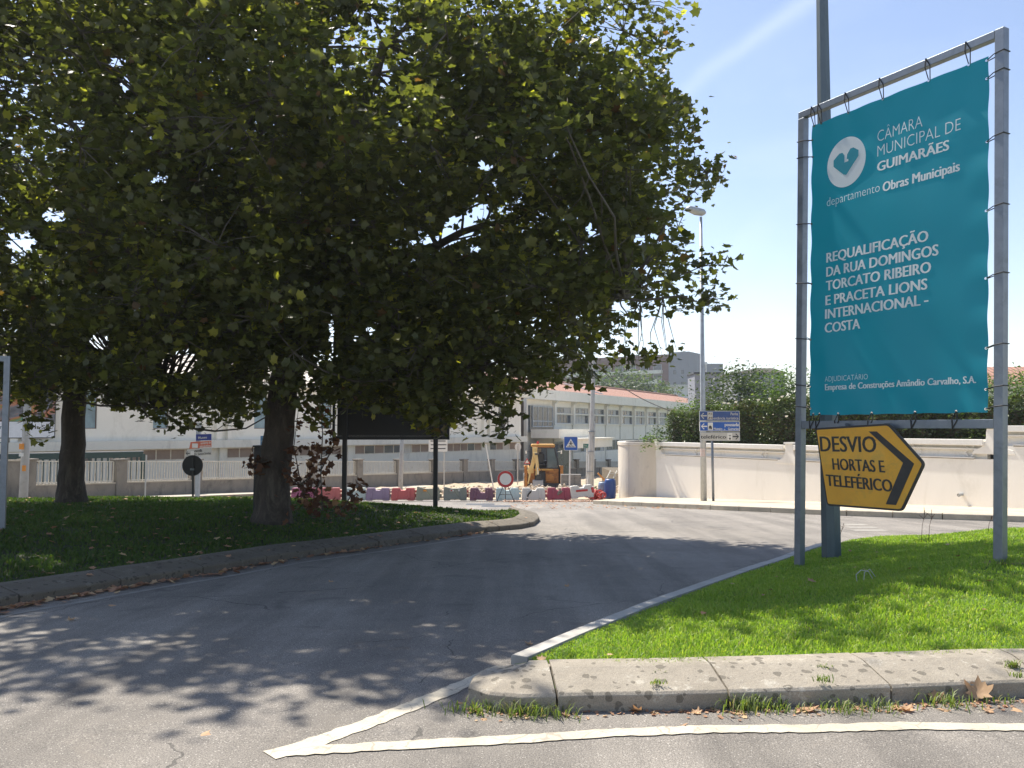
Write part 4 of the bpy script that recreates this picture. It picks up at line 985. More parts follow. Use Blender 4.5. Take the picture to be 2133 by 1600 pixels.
for u, v, Y in ((1145, 786, 395), (1120, 792, 392)):
    q = P(u, v, Y); h = empty('distant_house', (q.x, Y, q.z - 6), .4, 'tiny house with a pale orange roof on the distant hill, ' + ('right one' if u > 1130 else 'left one'), 'house')
    MB().box(-5, 5, -4, 4, -3, 5).build('wall', M['cream'], h); MB().prism([(-5.5, 5.0), (5.5, 5.0), (0, 7.2)], 9, 'y', -4.5).build('roof', M['tile'], h)

# ================================================================ FAR FLATS
M['grey_block'] = pm('grey_gable', (.25, .26, .29), (.22, .23, .26), .2, .9, .05, 3)
M['brick_far'] = pm('far_brick', (.22, .13, .11), (.17, .10, .09), .4, .9, .05, 3)
fl_ = empty('apartment_block', (P(1395, 800, 250).x, 250, -5), math.atan2(.55, -.85) + math.pi, 'long brown brick flats with pale balcony bands and a blank grey gable', 'building')
zt = P(1395, 743, 250).z + 5; zl = zt
LB = 42
MB().box(-LB, 0, 0, 12, 0, zt - .5).build('front_wall', M['brick_far'], fl_)
for i in range(8):
    z = 3 + i * 3.05
    if z > zt - 2: break
    MB().box(-LB + 1.5, -2.2, -1.4, -.01, z - 1.0, z + .05).build('balcony', M['cream_grey'], fl_)
    for j in range(9):
        x = -LB + 2.3 + j * 4.3; o = MB().box(x, x + 2.8, -.12, -.01, z + .1, z + 1.9).build('window', M['galv_pale'], fl_); MB().box(x + .15, x + 2.65, -.16, -.121, z + .2, z + 1.8).build('pane', M['glass'], o)
MB().box(-LB - 1, .2, -1.6, 12.2, zt - .498, zt + .6).build('roof_slab', M['brick_far'], fl_)
gx = .01
MB().box(gx, 6.5, -.8, 12, 0, zt + 1.2).build('gable_wall', M['grey_block'], fl_)
for i in range(6):
    for xx in (1.5, 4.0): MB().box(xx, xx + .9, -.86, -.801, 5 + i * 3.6, 6.2 + i * 3.6).build('window', M['glass'], fl_)
f2 = empty('tower_block', (P(1429, 800, 262).x, 262, -5), .05, 'brown tower block with white vertical ribs beside the grey gable', 'building')
zt = P(1440, 760, 262).z + 5; wv = 6.4
MB().box(0, wv, 0, 10, 0, zt).build('front_wall', M['brick_far'], f2)
for i in range(4): MB().box(i * wv / 3 - .2, i * wv / 3 + .2, -.35, -.01, 0, zt).build('rib', M['white'], f2)
MB().box(-.4, wv + .4, -.5, 10.2, zt + .002, zt + .9).build('roof_edge', M['white'], f2)
MB().box(wv + .01, wv + 5.5, -.3, 10, 0, zt + .4).build('side_wing', M['grey_block'], f2)
MB().box(1.2, 4.6, 2, 6, zt + .902, zt + 2.2).build('roof_box', M['cream_grey'], f2)
for i in range(3):
    for j in range(7):
        x = i * wv / 3 + .5; z = zt - 2.6 - j * 2.9; o = MB().box(x, x + 1.2, -.1, -.01, z, z + 1.7).build('window', M['galv_pale'], f2); MB().box(x + .1, x + 1.1, -.14, -.101, z + .1, z + 1.6).build('pane', M['glass'], o)
wb = empty('low_building', (P(1402, 800, 150).x, 150, -4), 0, 'low pale flat roofed building below the tower block', 'building')
MB().box(-6, 9, 0, 8, 0, P(1402, 806, 150).z + 4).build('wall', M['white'], wb); MB().box(-6.2, 9.2, -.2, 8.2, P(1402, 806, 150).z + 4.002, P(1402, 806, 150).z + 4.4).build('roof_edge', M['cream_grey'], wb)
wb = empty('dark_shed', (P(1452, 800, 75).x, 75, -3), 0, 'dark grey upright block just left of the lamp post behind the shrubs', 'building')
zt = P(1452, 779, 75).z + 3; MB().box(-.2, 2.4, 0, 3, 0, zt).build('wall', M['grey_block'], wb); MB().box(-.3, 2.5, -.1, 3.1, zt + .002, zt + .15).build('roof', M['dark_grey'], wb)
wb = empty('grey_house', (P(1585, 800, 62).x, 62, -3), 0, 'grey house wall with a small gable between the two garden trees', 'building')
zt = P(1585, 776, 62).z + 3; MB().box(-1.8, 1.8, 0, 5, 0, zt).build('wall', M['grey_block'], wb); MB().prism([(-1.95, zt + .002), (1.95, zt + .002), (.9, zt + .32), (-.4, zt + .32)], 5, 'y', -.1).build('roof', M['roof_pale'], wb)
hs = empty('red_roof_house', (P(2090, 800, 42).x, 42, -1.5), -.15, 'house with a red tiled hipped roof behind the hedge at the right edge', 'house')
zt = P(2100, 800, 42).z + 1.5
MB().box(-1.5, 13, 0, 10, 0, zt).build('wall', M['plaster'], hs)
rh = P(2120, 762, 44).z + 1.5
MB().add([(-2.1, -.6, zt + .002), (13.6, -.6, zt + .002), (13.6, 10.6, zt + .002), (-2.1, 10.6, zt + .002), (.4, 3.0, rh), (10, 3.0, rh)], [(0, 1, 5, 4), (1, 2, 5), (2, 3, 4, 5), (3, 0, 4), (0, 3, 2, 1)]).build('roof', M['tile'], hs)

# ================================================================ TEAL WORKS BANNER IN ITS STEEL FRAME
BL0 = Vector((3.55285, 9.87, 0)); BH = Vector((.491905, -.870649, 0)).normalized(); BN = Vector((-BH.y, BH.x, 0)) * -1   # BN points to the camera side
RACK = .035
ang = math.atan2(BH.y, BH.x)
bs = empty('site_banner', (BL0.x, BL0.y, 0), ang, 'tall teal municipal works banner laced into a grey steel frame on the grass', 'sign')
def rk(v): return Vector((v.x + RACK * (v.z - 1.75), v.y, v.z))      # the frame stands slightly racked
def gz_n(s, y=0): p = BL0 + BH * s; return float(isl_n_z(np.array(p.x), np.array(p.y)))
for s in (-.13, 2.27):
    b0 = gz_n(s) - .15
    MB().box(s - .045, s + .045, -.045, .045, b0, 5.455 if s > 0 else 5.37).xf(rk).build('post', M['galv'], bs, bevel=.006)
MB().box(-.175, 2.222, -.042, .042, 5.372, 5.452).xf(rk).build('top_rail', M['galv'], bs, bevel=.005)
MB().box(-.083, 2.223, -.04, .04, 1.60, 1.69).xf(rk).build('bottom_rail', M['galv'], bs, bevel=.005)
def cloth_y(s, t):
    u, w = s / 2.148, (t - 1.755) / 3.49
    e = np.clip(np.minimum(np.minimum(u, 1 - u) * 2.15, np.minimum(w, 1 - w) * 3.5) / .25, 0, 1)
    y = -.028 * math.sin(math.pi * u) * math.sin(math.pi * w)
    y += .016 * math.sin((u * 1.6 + w * 1.3) * 9 + 1) * max(0, 1 - w * 1.35) * e * (1 - .5 * u)
    y += .006 * math.sin((u * 2.2 - w * 1.1) * 11) * max(0, w - .6) * 2 * e
    y += .003 * math.sin(u * 5 + w * 23) * e
    y += .008 * (1 - e) * math.sin(w * 3.5 * 2 * math.pi / .5 if min(u, 1 - u) * 2.15 < min(w, 1 - w) * 3.5 else u * 2.15 * 2 * math.pi / .42)
    return y
vs = []; nu, nv = 60, 96
EY_T = [.06, .50, .95, 1.42, 1.86, 2.10]; EY_S = [5.05, 4.62, 4.15, 3.65, 3.13, 2.62, 2.13, 1.83]
for j in range(nv + 1):
    for i in range(nu + 1):
        s = 2.148 * i / nu; t = 1.755 + 3.487 * j / nv
        sc_t = .007 * (1 - math.cos(2 * math.pi * s / .43)) / 2; sc_s = .007 * (1 - math.cos(2 * math.pi * t / .5)) / 2
        tt = t - sc_t * max(0, (j / nv - .9) * 10) + sc_t * max(0, (.1 - j / nv) * 10)
        ss = s - sc_s * max(0, (i / nu - .9) * 10) + sc_s * max(0, (.1 - i / nu) * 10)
        vs.append((ss, cloth_y(s, t), tt))
fs = [(j * (nu + 1) + i, j * (nu + 1) + i + 1, (j + 1) * (nu + 1) + i + 1, (j + 1) * (nu + 1) + i) for j in range(nv) for i in range(nu)]
m, N, L, b_ = nodes_of('banner_vinyl'); v = coords(N, L)
L.new(ramp(N, L, noise(N, L, v, 1.2, 3), [(.3, (.002, .225, .30)), (.7, (.002, .245, .325))]), b_.inputs['Base Color']); b_.inputs['Roughness'].default_value = .42
tr = N.new('ShaderNodeBsdfTranslucent'); tr.inputs[0].default_value = (.0, .36, .48, 1); mx = N.new('ShaderNodeMixShader'); mx.inputs[0].default_value = .3
L.new(b_.outputs[0], mx.inputs[1]); L.new(tr.outputs[0], mx.inputs[2]); L.new(mx.outputs[0], N['Material Output'].inputs[0])
bump(N, L, b_, noise(N, L, v, 300, 2), .08, .002)
banner = MB().add(vs, fs).xf(rk).build('banner', m, bs, smooth=True)
def bfn(x, z): return rk(Vector((x, cloth_y(x, z) - .004, z)))
m, N, L, b_ = nodes_of('banner_ink'); b_.inputs['Base Color'].default_value = (.88, .90, .90, 1); b_.inputs['Roughness'].default_value = .5
tr = N.new('ShaderNodeBsdfTranslucent'); tr.inputs[0].default_value = (.85, .88, .88, 1); mx = N.new('ShaderNodeMixShader'); mx.inputs[0].default_value = .35
L.new(b_.outputs[0], mx.inputs[1]); L.new(tr.outputs[0], mx.inputs[2]); L.new(mx.outputs[0], N['Material Output'].inputs[0]); M['ink'] = m
LINES = [('CÂMARA', .915, 1.455, 4.765, .125, -.012), ('MUNICIPAL DE', .915, 1.87, 4.60, .125, -.012), ('GUIMARÃES', .917, 1.745, 4.435, .105, .03),
         ('departamento', .24, .955, 4.205, .105, -.012), ('Obras Municipais', .995, 1.855, 4.19, .105, .022),
         ('REQUALIFICAÇÃO', .24, 1.53, 3.545, .115, .03), ('DA RUA DOMINGOS', .24, 1.64, 3.378, .115, .03), ('TORCATO RIBEIRO', .236, 1.56, 3.215, .115, .03),
         ('E PRACETA LIONS', .23, 1.52, 3.045, .115, .03), ('INTERNACIONAL -', .225, 1.53, 2.885, .115, .03), ('COSTA', .225, .705, 2.722, .115, .03),
         ('ADJUDICATÁRIO', .235, .805, 2.148, .062, -.01), ('Empresa de Construções Amândio Carvalho, S.A.', .235, 2.03, 2.048, .072, .022)]
mb = MB()
for s_, a, b2, z, cap, w in LINES: text_into(mb, s_, a, b2, z, cap, w, bfn)
mb.build('lettering', M['ink'], banner)
# emblem: white disc with a faceted heart cut out of it
mb = MB(); c = (.51, 4.655); n = 48
heart = [(-.65, .19), (-.35, .39), (-.19, .39), (-.08, .25), (-.08, -.04), (.13, -.03), (.115, .065), (.04, .065), (.06, .25), (.23, .45), (.38, .45), (.64, .28), (.64, .05), (.02, -.56), (-.11, -.52), (-.65, -.07)]
ring = [(c[0] + .262 * math.cos(2 * math.pi * k / n), c[1] + .285 * math.sin(2 * math.pi * k / n)) for k in range(n)]
ey = min(cloth_y(*p) for p in ring) - .006
efn = lambda x, z, k=0: rk(Vector((x, ey - k, z)))
mb.add([efn(*c)] + [efn(*p) for p in ring], [(0, i, i % n + 1) for i in range(1, n + 1)]); mb.build('emblem_disc', M['ink'], banner)
mb = MB(); mb.add([efn(c[0] + x * .262, c[1] + (z + .04) * .285, .002) for x, z in heart], [tuple(range(len(heart)))])
hm = plain('emblem_teal', (.002, .235, .315), .45); mb.build('emblem_heart', hm, banner)
# eyelets and lacing wires
def lace(s, t, q, side):
    MB().tube([(s, cloth_y(s, t) - .012, t), (s, cloth_y(s, t) + .012, t)], .013, 10).xf(rk).build('eyelet', M['chrome'], bs)
    mb = MB()
    if side == 'h':
        d = 1 if q > s else -1; e = q + d * .05
        mb.tube([(s, -.01, t), (q - d * .05, -.05, t + .02), (e, -.052, t + .03)], .0055, 5).tube([(s, .01, t), (q - d * .05, .05, t + .035), (e, .052, t + .03), (e, -.052, t + .03)], .0055, 5)
    else:
        d = 1 if q > t else -1
        mb.tube([(s, -.01, t), (s - .02, -.048, q - d * .042), (s - .012, -.05, q + d * .044)], .0055, 5).tube([(s, .01, t), (s + .035, -.046, q - d * .042), (s - .012, -.05, q + d * .044), (s - .012, .05, q + d * .044)], .0055, 5)
    mb.xf(rk).build('lacing_wire', M['wire'], bs)
for t in (5.06, 4.86, 4.05, 3.33, 2.66, 2.1, 1.84): lace(.018, t, -.13, 'h')
for t in (5.20, 5.02, 4.40, 3.72, 3.06, 2.38, 1.98, 1.79): lace(2.13, t, 2.27, 'h')
for s in (.04, .14, .52, .97, 1.52, 1.95): lace(s, 5.225, 5.41, 'v')
for s in (.06, .15, .42, .86, 1.38, 1.83): lace(s, 1.775, 1.645, 'v')

# yellow detour sign fixed in front of the bottom rail
ds = empty('detour_sign', tuple(BL0 + BH * .9), ang, 'yellow arrow shaped detour sign with black letters hanging in front of the big lamp column', 'sign')
def inset(poly, d):
    n = len(poly); out = []
    for i in range(n):
        a, b2, c2 = Vector(poly[i - 1]), Vector(poly[i]), Vector(poly[(i + 1) % n])
        e1 = (b2 - a).normalized(); e2 = (c2 - b2).normalized(); n1 = Vector((e1.y, -e1.x)); n2 = Vector((e2.y, -e2.x)); k = (n1 + n2) / (1 + n1.dot(n2)); out.append(tuple(b2 + k * d))
    return out
def rounded(poly, r, seg=4):
    out = []; n = len(poly)
    for i in range(n):
        a, b2, c2 = Vector(poly[i - 1]), Vector(poly[i]), Vector(poly[(i + 1) % n])
        p1 = b2 + (a - b2).normalized() * r; p2 = b2 + (c2 - b2).normalized() * r
        for t in np.linspace(0, 1, seg + 1): out.append(tuple(p1 * (1 - t) ** 2 + b2 * 2 * t * (1 - t) + p2 * t ** 2))
    return out
dp = [(.206 - .9, 1.606), (1.172 - .9, 1.656), (1.572 - .9, 1.246), (1.304 - .9, .739), (.352 - .9, .722)]
M['sign_black'] = pm('faded_black', (.035, .033, .032), (.06, .055, .05), 9, .6, .05)
M['sign_yellow'] = pm('sign_yellow', (.90, .46, .045), (.80, .39, .04), 3.5, .5, .12, 160, dirt=(.62, .36, .07), dscale=5)
M['sign_yellow2'] = pm('sign_yellow_patch', (.93, .50, .06), (.84, .43, .055), 4, .5, .12, 130, dirt=(.66, .4, .08), dscale=4)
outer = rounded(dp, .045)
MB().prism(outer, .028, 'y', -.150).build('plate', M['sign_black'], ds, bevel=.004)
MB().prism(inset(outer, .022), .004, 'y', -.1545).build('yellow_face', M['sign_yellow'], ds)
MB().prism([(.245 - .9, 1.53), (1.11 - .9, 1.46), (1.14 - .9, 1.21), (.30 - .9, 1.19)], .0015, 'y', -.1562).build('patch', M['sign_yellow2'], ds)
for pl_ in ([(.93 - .9, 1.57), (1.03 - .9, 1.57), (1.46 - .9, 1.24), (1.24 - .9, .80), (1.12 - .9, .80), (1.335 - .9, 1.245)],):
    MB().prism(pl_, .003, 'y', -.1592).build('chevron', M['sign_black'], ds)
mb = MB()
def dfn(sh, sl): return lambda x, z: (x + sh * (z - 1.2), -.1585, z + sl * x)
text_into(mb, 'DESVIO', .30 - .9, 1.03 - .9, 1.345, .175, .035, dfn(-.06, .01))
text_into(mb, 'HORTAS E', .45 - .9, 1.11 - .9 , 1.135, .13, .016, dfn(-.08, -.005))
text_into(mb, 'TELEFÉRICO', .345 - .9, 1.18 - .9, .94, .13, .016, dfn(-.08, -.02))
mb.build('lettering', M['sign_black'], ds)
MB().box(-.5, -.3, -.121, -.041, 1.58, 1.66).build('bracket', M['galv'], ds); MB().box(.0, .2, -.121, -.041, 1.62, 1.66).build('bracket', M['galv'], ds)

# big octagonal lamp column
pc = P(1732, 1163, 10.7); pz = float(isl_n_z(np.array(pc.x), np.array(10.7)))
lc = empty('lamp_column', (pc.x, 10.7, pz), 0, 'thick grey octagonal lamp column rising out of frame behind the teal banner', 'lamp post')
MB().tube([(0, 0, -.3), (0, 0, 1.4), (.02, 0, 5), (.045, 0, 11)], [.128, .12, .095, .055], 8).build('shaft', M['pole_paint'], lc)
MB().tube([(.045, 0, 10.9), (.02, .6, 11.25), (.0, 1.6, 11.4)], .045, 8).build('arm', M['pole_paint'], lc)
MB().box(-.13, .13, 1.5, 2.2, 11.33, 11.48).build('lamp_head', M['galv_pale'], lc, bevel=.04)

# ================================================================ FRAMES SEEN FROM BEHIND
Yb = 20.4
x1, x2 = P(717, 1046, Yb).x, P(907, 1046, Yb).x; zt_, zb_ = P(700, 706, Yb).z, P(700, 911, Yb).z
xl, xr = P(691, 900, Yb).x, P(936, 900, Yb).x
bb_ = empty('billboard', ((x1 + x2) / 2, Yb, float(isl_l_z(np.array((x1 + x2) / 2), np.array(Yb)))), 0, 'large dark billboard seen from behind on two black posts under the tree', 'sign')
o_ = bb_.location.copy()
for x in (x1, x2): MB().box(x - .055, x + .055, Yb - .05, Yb + .05, o_.z - .3, zt_).build('post', M['black_steel'], bb_, off=o_, bevel=.006)
MB().box(xl + .12, xr, Yb + .06, Yb + .09, zb_ + .032, zt_ - .05).build('panel', M['black_steel'], bb_, off=o_)
MB().box(xl, xr, Yb + .055, Yb + .12, zb_ - .06, zb_ + .03).box(xl, xl + .06, Yb + .055, Yb + .12, zb_ + .032, zt_).box(xl, xr, Yb + .055, Yb + .12, zt_ + .002, zt_ + .06).build('frame', M['black_steel'], bb_, off=o_)
for i in range(5):
    z = zb_ + .3 + i * (zt_ - zb_ - .5) / 4; MB().tube([(xl + .06, Yb + .08, z), (xl + .12, Yb + .08, z)], .008, 4).build('lacing_wire', M['wire'], bb_, off=o_)
# left edge frame
q0 = P(4, 1108, 12.2); zg = float(isl_l_z(np.array(q0.x), np.array(12.2)))
lf = empty('banner_frame', (q0.x, 12.2, zg), math.atan2(-.35, -.94), 'grey steel banner frame at the left edge with a pale sheet laced to its post', 'sign')
zt_ = P(10, 742, 12.2).z - zg
MB().box(-.04, .04, -.04, .04, -.2, zt_).xf(lambda v: Vector((v.x, v.y, v.z)) ).build('post', M['galv'], lf)
MB().box(.04, 2.3, -.035, .035, zt_ - .08, zt_).build('top_rail', M['galv'], lf)
MB().box(.04, 2.3, -.035, .035, .95, 1.03).build('bottom_rail', M['galv'], lf)
MB().box(.12, 2.2, -.006, .006, 1.15, zt_ - .2).build('sheet', pm('grey_sheet', (.45, .47, .48), (.35, .37, .38), 1, .6), lf)
MB().box(2.3, 2.38, -.04, .04, -.2, zt_).build('post', M['galv'], lf)
for i in range(5): MB().tube([(-.05, -.045, 1.3 + i * .33), (.14, -.02, 1.28 + i * .33)], .006, 4).build('lacing_wire', M['wire'], lf)

# ================================================================ SIGNS AND POSTS
def post(mb, x0, y0, z0, x1, z1, r, n=10, r2=None): mb.tube([(x0, y0, z0), (x1, y0, z1)], [r, r2 or r], n)
def face_empty(name, px, pybase, Y, label, cat, group=None, yaw=0, z=None):
    p = P(px, pybase, Y); return empty(name, (p.x, Y, z if z is not None else f(Y)), yaw, label, cat, group)
def loc_xz(root, px, py): p = P(px, py, root.location.y); return p.x - root.location.x, p.z - root.location.z
# lamp post far right of centre
YL = 29.3
lp_ = face_empty('lamp_post', 1466, 1047, YL, 'slim galvanised lamp post with a single pale lantern head beside the direction signs', 'lamp post')
xt, zt2 = loc_xz(lp_, 1460, 452)
MB().tube([(0, 0, -.1), (xt * .3, 0, zt2 * .3), (xt, 0, zt2)], [.115, .095, .045], 14).build('pole', M['galv_pale'], lp_, smooth=True)
hx, hz = loc_xz(lp_, 1450, 440)
MB().tube([(hx - .42, -.25, hz + .02), (hx - .30, -.2, hz + .04), (hx, 0, hz), (hx + .26, .12, hz - .02), (hx + .36, .15, hz - .03)], [.03, .13, .17, .15, .07], 12).xf(lambda v: Vector((v.x, v.y, (v.z - hz) * .85 + hz))).build('lantern', M['galv_pale'], lp_, smooth=True)
MB().tube([(0, -.002, .55 * 3.1), (0, -.002, .55 * 3.1 + .28)], .103, 14, cap=False).build('sticker', pm('faded_sticker', (.6, .42, .38), (.65, .6, .55), 20), lp_)
MB().tube([(.0, 0, -.02), (0, 0, .06)], .17, 12).build('base_collar', M['concrete_old'], lp_)
# direction signs
sg = face_empty('direction_sign', 1487, 1047, YL - .25, 'stack of two blue and one white direction panels on a thin post', 'sign')
px0, px1 = 1457, 1541
a0, _ = loc_xz(sg, px0, 900); a1, _ = loc_xz(sg, px1, 900)
MB().tube([(0, .06, -.1), (loc_xz(sg, 1483, 860)[0], .06, loc_xz(sg, 1483, 870)[1])], .045, 10).build('post', M['galv'], sg, smooth=True)
M['blue'] = pm('sign_blue', (.01, .10, .42), (.012, .08, .34), 3, .4, .02); M['blue_dull'] = pm('faded_sign_blue', (.03, .075, .24), (.025, .06, .19), 5, .5, .02)
M['sign_white'] = plain('sign_white', (.74, .73, .68), .5); M['sign_grey'] = plain('sign_grey_white', (.52, .51, .46), .6); M['sign_dark'] = plain('sign_ink', (.03, .03, .03), .5)
M['red'] = pm('sign_red', (.50, .035, .03), (.42, .03, .03), 6, .45, .02)
def panel(root, y_top, y_bot, mat, rim, name='panel', x0=a0, x1=a1, y=0.0):
    zt = loc_xz(root, 1500, y_top)[1]; zb = loc_xz(root, 1500, y_bot)[1]
    o = MB().box(x0, x1, y - .02, y + .02, zb, zt).build(name, rim, root)
    MB().box(x0 + .02, x1 - .02, y - .024, y - .0205, zb + .02, zt - .02).build('panel_face', mat, o)
    return o, zb, zt
def arrow(mb, xc, zc, s, d, fn, th=.22):
    """arrow pointing to -x (d=-1) or +x (d=1)"""
    t = th * s
    mb.add([fn(xc + d * x, zc + z) for x, z in ((s * .5, 0), (s * .0, s * .55), (-s * .12, s * .55 - t * .6), (s * .25, t * .5), (-s * .6, t * .5), (-s * .6, -t * .5), (s * .25, -t * .5), (-s * .12, -s * .55 + t * .6), (0, -s * .55))],
           [(0, 1, 2, 3), (0, 3, 6), (3, 4, 5, 6), (0, 6, 7, 8)])
sf = lambda x, z: (x, -.027, z)
o, z0, z1 = panel(sg, 856, 876.5, M['blue_dull'], M['galv_pale']); h = z1 - z0; mb = MB()
arrow(mb, a0 + .14, (z0 + z1) / 2, .2, -1, sf); text_into(mb, 'Penha', a1 - .32, a1 - .06, z0 + h * .56, .10, .01, sf); text_into(mb, 'estância turística', a0 + .49, a1 - .05, z0 + h * .14, .09, .01, sf); mb.build('lettering', M['sign_grey'], o)
MB().box(a0 + .28, a0 + .47, -.028, -.025, z0 + .04, z1 - .04).build('pictogram', M['sign_grey'], o)
MB().add([sf(a0 + .30 + x, z0 + .05 + z) for x, z in ((0, .17), (.05, .23), (.08, .18), (.12, .22), (.15, .16), (.0, .0), (.05, .09), (.10, .05), (.15, .1), (.15, 0))], [(0, 1, 2), (2, 3, 4), (5, 6, 7), (7, 8, 9)]).xf(lambda v: v + Vector((0, -.003, 0))).build('mountain_mark', M['rust_brown'], o)
o, z0, z1 = panel(sg, 878, 898.5, M['blue'], M['sign_white']); h = z1 - z0; mb = MB()
arrow(mb, a0 + .15, (z0 + z1) / 2, .2, -1, sf); text_into(mb, 'pousada', a1 - .53, a1 - .04, z0 + h * .52, .12, .02, sf); text_into(mb, 'Mosteiro', a0 + .50, a0 + .80, z0 + h * .13, .085, .01, sf); text_into(mb, 'de', a0 + .85, a0 + .90, z0 + h * .13, .05, .01, sf); text_into(mb, 'Guimarães', a1 - .42, a1 - .03, z0 + h * .13, .085, .01, sf); mb.build('lettering', M['sign_white'], o)
MB().box(a0 + .29, a0 + .47, -.028, -.025, z0 + .04, z1 - .04).build('pictogram', M['sign_white'], o)
MB().add([(a0 + .32 + x, -.031, z0 + .07 + z) for x, z in ((0, 0), (.0, .09), (.05, .14), (.11, .09), (.11, .02), (.13, 0), (.05, 0), (.05, .05), (.03, .05), (.03, 0))], [(0, 1, 8, 9), (1, 2, 3, 7, 8), (3, 4, 5, 6, 7)]).build('house_mark', M['sign_dark'], o)
o, z0, z1 = panel(sg, 900.5, 918.5, M['sign_grey'], M['galv_pale'], x0=a0 + .02); h = z1 - z0; mb = MB()
arrow(mb, a1 - .14, (z0 + z1) / 2, .2, 1, sf); text_into(mb, 'teleférico', a0 + .04, a0 + .92, z0 + h * .27, .125, .015, sf); mb.build('lettering', M['sign_dark'], o)
MB().box(a0 + .97, a0 + 1.14, -.028, -.025, z0 + .03, z1 - .03).build('pictogram', M['sign_white'], o)
MB().box(a0 + 1.03, a0 + 1.09, -.031, -.0285, z0 + .05, z0 + .10).box(a0 + 1.055, a0 + 1.065, -.031, -.0285, z0 + .101, z0 + .18).box(a0 + 1.02, a0 + 1.10, -.031, -.0285, z0 + .181, z0 + .20).build('cable_car_mark', M['sign_dark'], o)

# pedestrian crossing sign
pd = face_empty('crossing_sign', 1186, 1018, 37.2, 'blue square pedestrian crossing sign on a white post right of the backhoe', 'sign')
sx, sz = loc_xz(pd, 1189, 924)
MB().tube([(0, .05, -.2), (sx - .03, .05, sz)], .035, 10).build('post', M['sign_white'], pd)
MB().prism(rounded([(-.31, -.31), (.31, -.31), (.31, .31), (-.31, .31)], .05), .02, 'y', -.01).xf(lambda v: v + Vector((sx, 0, sz))).build('plate', M['sign_white'], pd)
MB().prism(rounded([(-.295, -.295), (.295, -.295), (.295, .295), (-.295, .295)], .045), .003, 'y', -.0135).xf(lambda v: v + Vector((sx, 0, sz))).build('blue_face', M['blue'], pd)
MB().prism([(-.23, -.17), (.23, -.17), (0, .22)], .003, 'y', -.017).xf(lambda v: v + Vector((sx, 0, sz))).build('white_triangle', M['sign_white'], pd)
mb = MB()
T = lambda pts: mb.prism(pts, .003, 'y', -.0205)
for k in range(5): x = -.15 + k * .065; T([(x, -.155), (x + .035, -.155), (x + .045, -.105), (x + .015, -.105)])
T([(-.02, .06), (.02, .06), (.025, .10), (0, .12), (-.025, .10)]); T([(-.035, -.03), (.035, -.03), (.025, .05), (-.025, .05)]); T([(-.035, -.03), (-.005, -.03), (-.045, -.1), (-.075, -.1)]); T([(.005, -.03), (.035, -.03), (.065, -.1), (.04, -.1)])
T([(-.03, .05), (-.03, .02), (-.08, -.03), (-.09, -.01)]); T([(.03, .05), (.03, .02), (.07, -.02), (.085, 0)])
mb.xf(lambda v: v + Vector((sx, 0, sz))).build('walking_figure', M['sign_dark'], pd)

# round closed-road sign on a stand
rs = face_empty('closed_road_sign', 1054, 1045, 33.6, 'round white sign with a red ring on a folding stand before the pale barrier', 'sign')
sx, sz = loc_xz(rs, 1053, 998)
for nm, r, y, mt in (('plate', .345, 0, 'galv_pale'), ('red_ring', .33, -.004, 'red'), ('white_centre', .235, -.008, 'sign_white')):
    MB().disc((sx, sz), r, y - .003, y, 36).build(nm, M[mt], rs)
mb = MB().tube([(sx - .1, .02, sz - .3), (sx - .36, -.12, 0)], .016, 6).tube([(sx + .1, .02, sz - .3), (sx + .36, -.12, 0)], .016, 6).tube([(sx, .03, sz - .3), (sx, .45, 0)], .016, 6).tube([(sx - .22, -.06, sz - .62), (sx + .22, -.06, sz - .62)], .012, 6)
mb.build('stand', M['dark_grey'], rs)
# warning triangle by the backhoe, street name sign, back of a round sign, leaning pole
tg = face_empty('warning_sign', 1098, 1022, 49.6, 'small red bordered warning triangle at the left side of the backhoe', 'sign')
sx, sz = loc_xz(tg, 1098, 961)
MB().prism([(-.20, -.16), (.20, -.16), (0, .2)], .02, 'y', 0).xf(lambda v: v + Vector((sx, 0, sz))).build('red_plate', M['red'], tg); MB().prism([(-.12, -.11), (.12, -.11), (0, .1)], .004, 'y', -.005).xf(lambda v: v + Vector((sx, 0, sz))).build('white_face', M['sign_white'], tg)
MB().tube([(sx, .03, sz - .15), (sx, .03, sz - .5)], .02, 6).build('stem', M['dark_grey'], tg)
sn = face_empty('street_name_sign', 1220, 998, 46, 'small green street name plate on a thin white post beside the concrete pole', 'sign')
sx, sz = loc_xz(sn, 1223, 929); MB().tube([(0, 0, -.4), (sx, 0, sz)], .035, 8).build('post', M['sign_white'], sn)
MB().box(sx - .22, sx + .12, -.06, -.04, sz - .12, sz + .12).build('plate', pm('sign_green', (.02, .16, .12), (.02, .12, .1), 6, .5), sn)
mb = MB(); text_into(mb, 'Rua', sx - .18, sx - .02, sz + .01, .07, .01, lambda x, z: (x, -.064, z)); text_into(mb, 'da Costa', sx - .19, sx + .1, sz - .09, .06, .01, lambda x, z: (x, -.064, z)); mb.build('lettering', M['sign_grey'], sn)
rb = face_empty('round_sign', 1078, 1000, 56, 'pale round sign seen from behind on a thin post left of the backhoe', 'sign')
sx, sz = loc_xz(rb, 1079, 931); MB().tube([(0, 0, -.3), (sx, 0, sz + .2)], .035, 8).build('post', M['sign_grey'], rb); MB().prism([(.22 * math.cos(a), .26 * math.sin(a)) for a in np.linspace(0, 6.283, 25)[:-1]], .02, 'y', .05).xf(lambda v: v + Vector((sx, 0, sz))).build('disc', M['sign_white'], rb)
lpz = face_empty('leaning_pole', 1031, 1003, 46, 'thin white pole leaning to the left in front of the fence', 'pole')
sx, sz = loc_xz(lpz, 1012, 925); MB().tube([(0, 0, -.2), (sx, 0, sz)], .035, 8).build('pole', M['sign_white'], lpz)
gp_ = face_empty('steel_pole', 833, 1012, 37, 'grey steel pole rising behind the dark billboard between its two posts', 'pole')
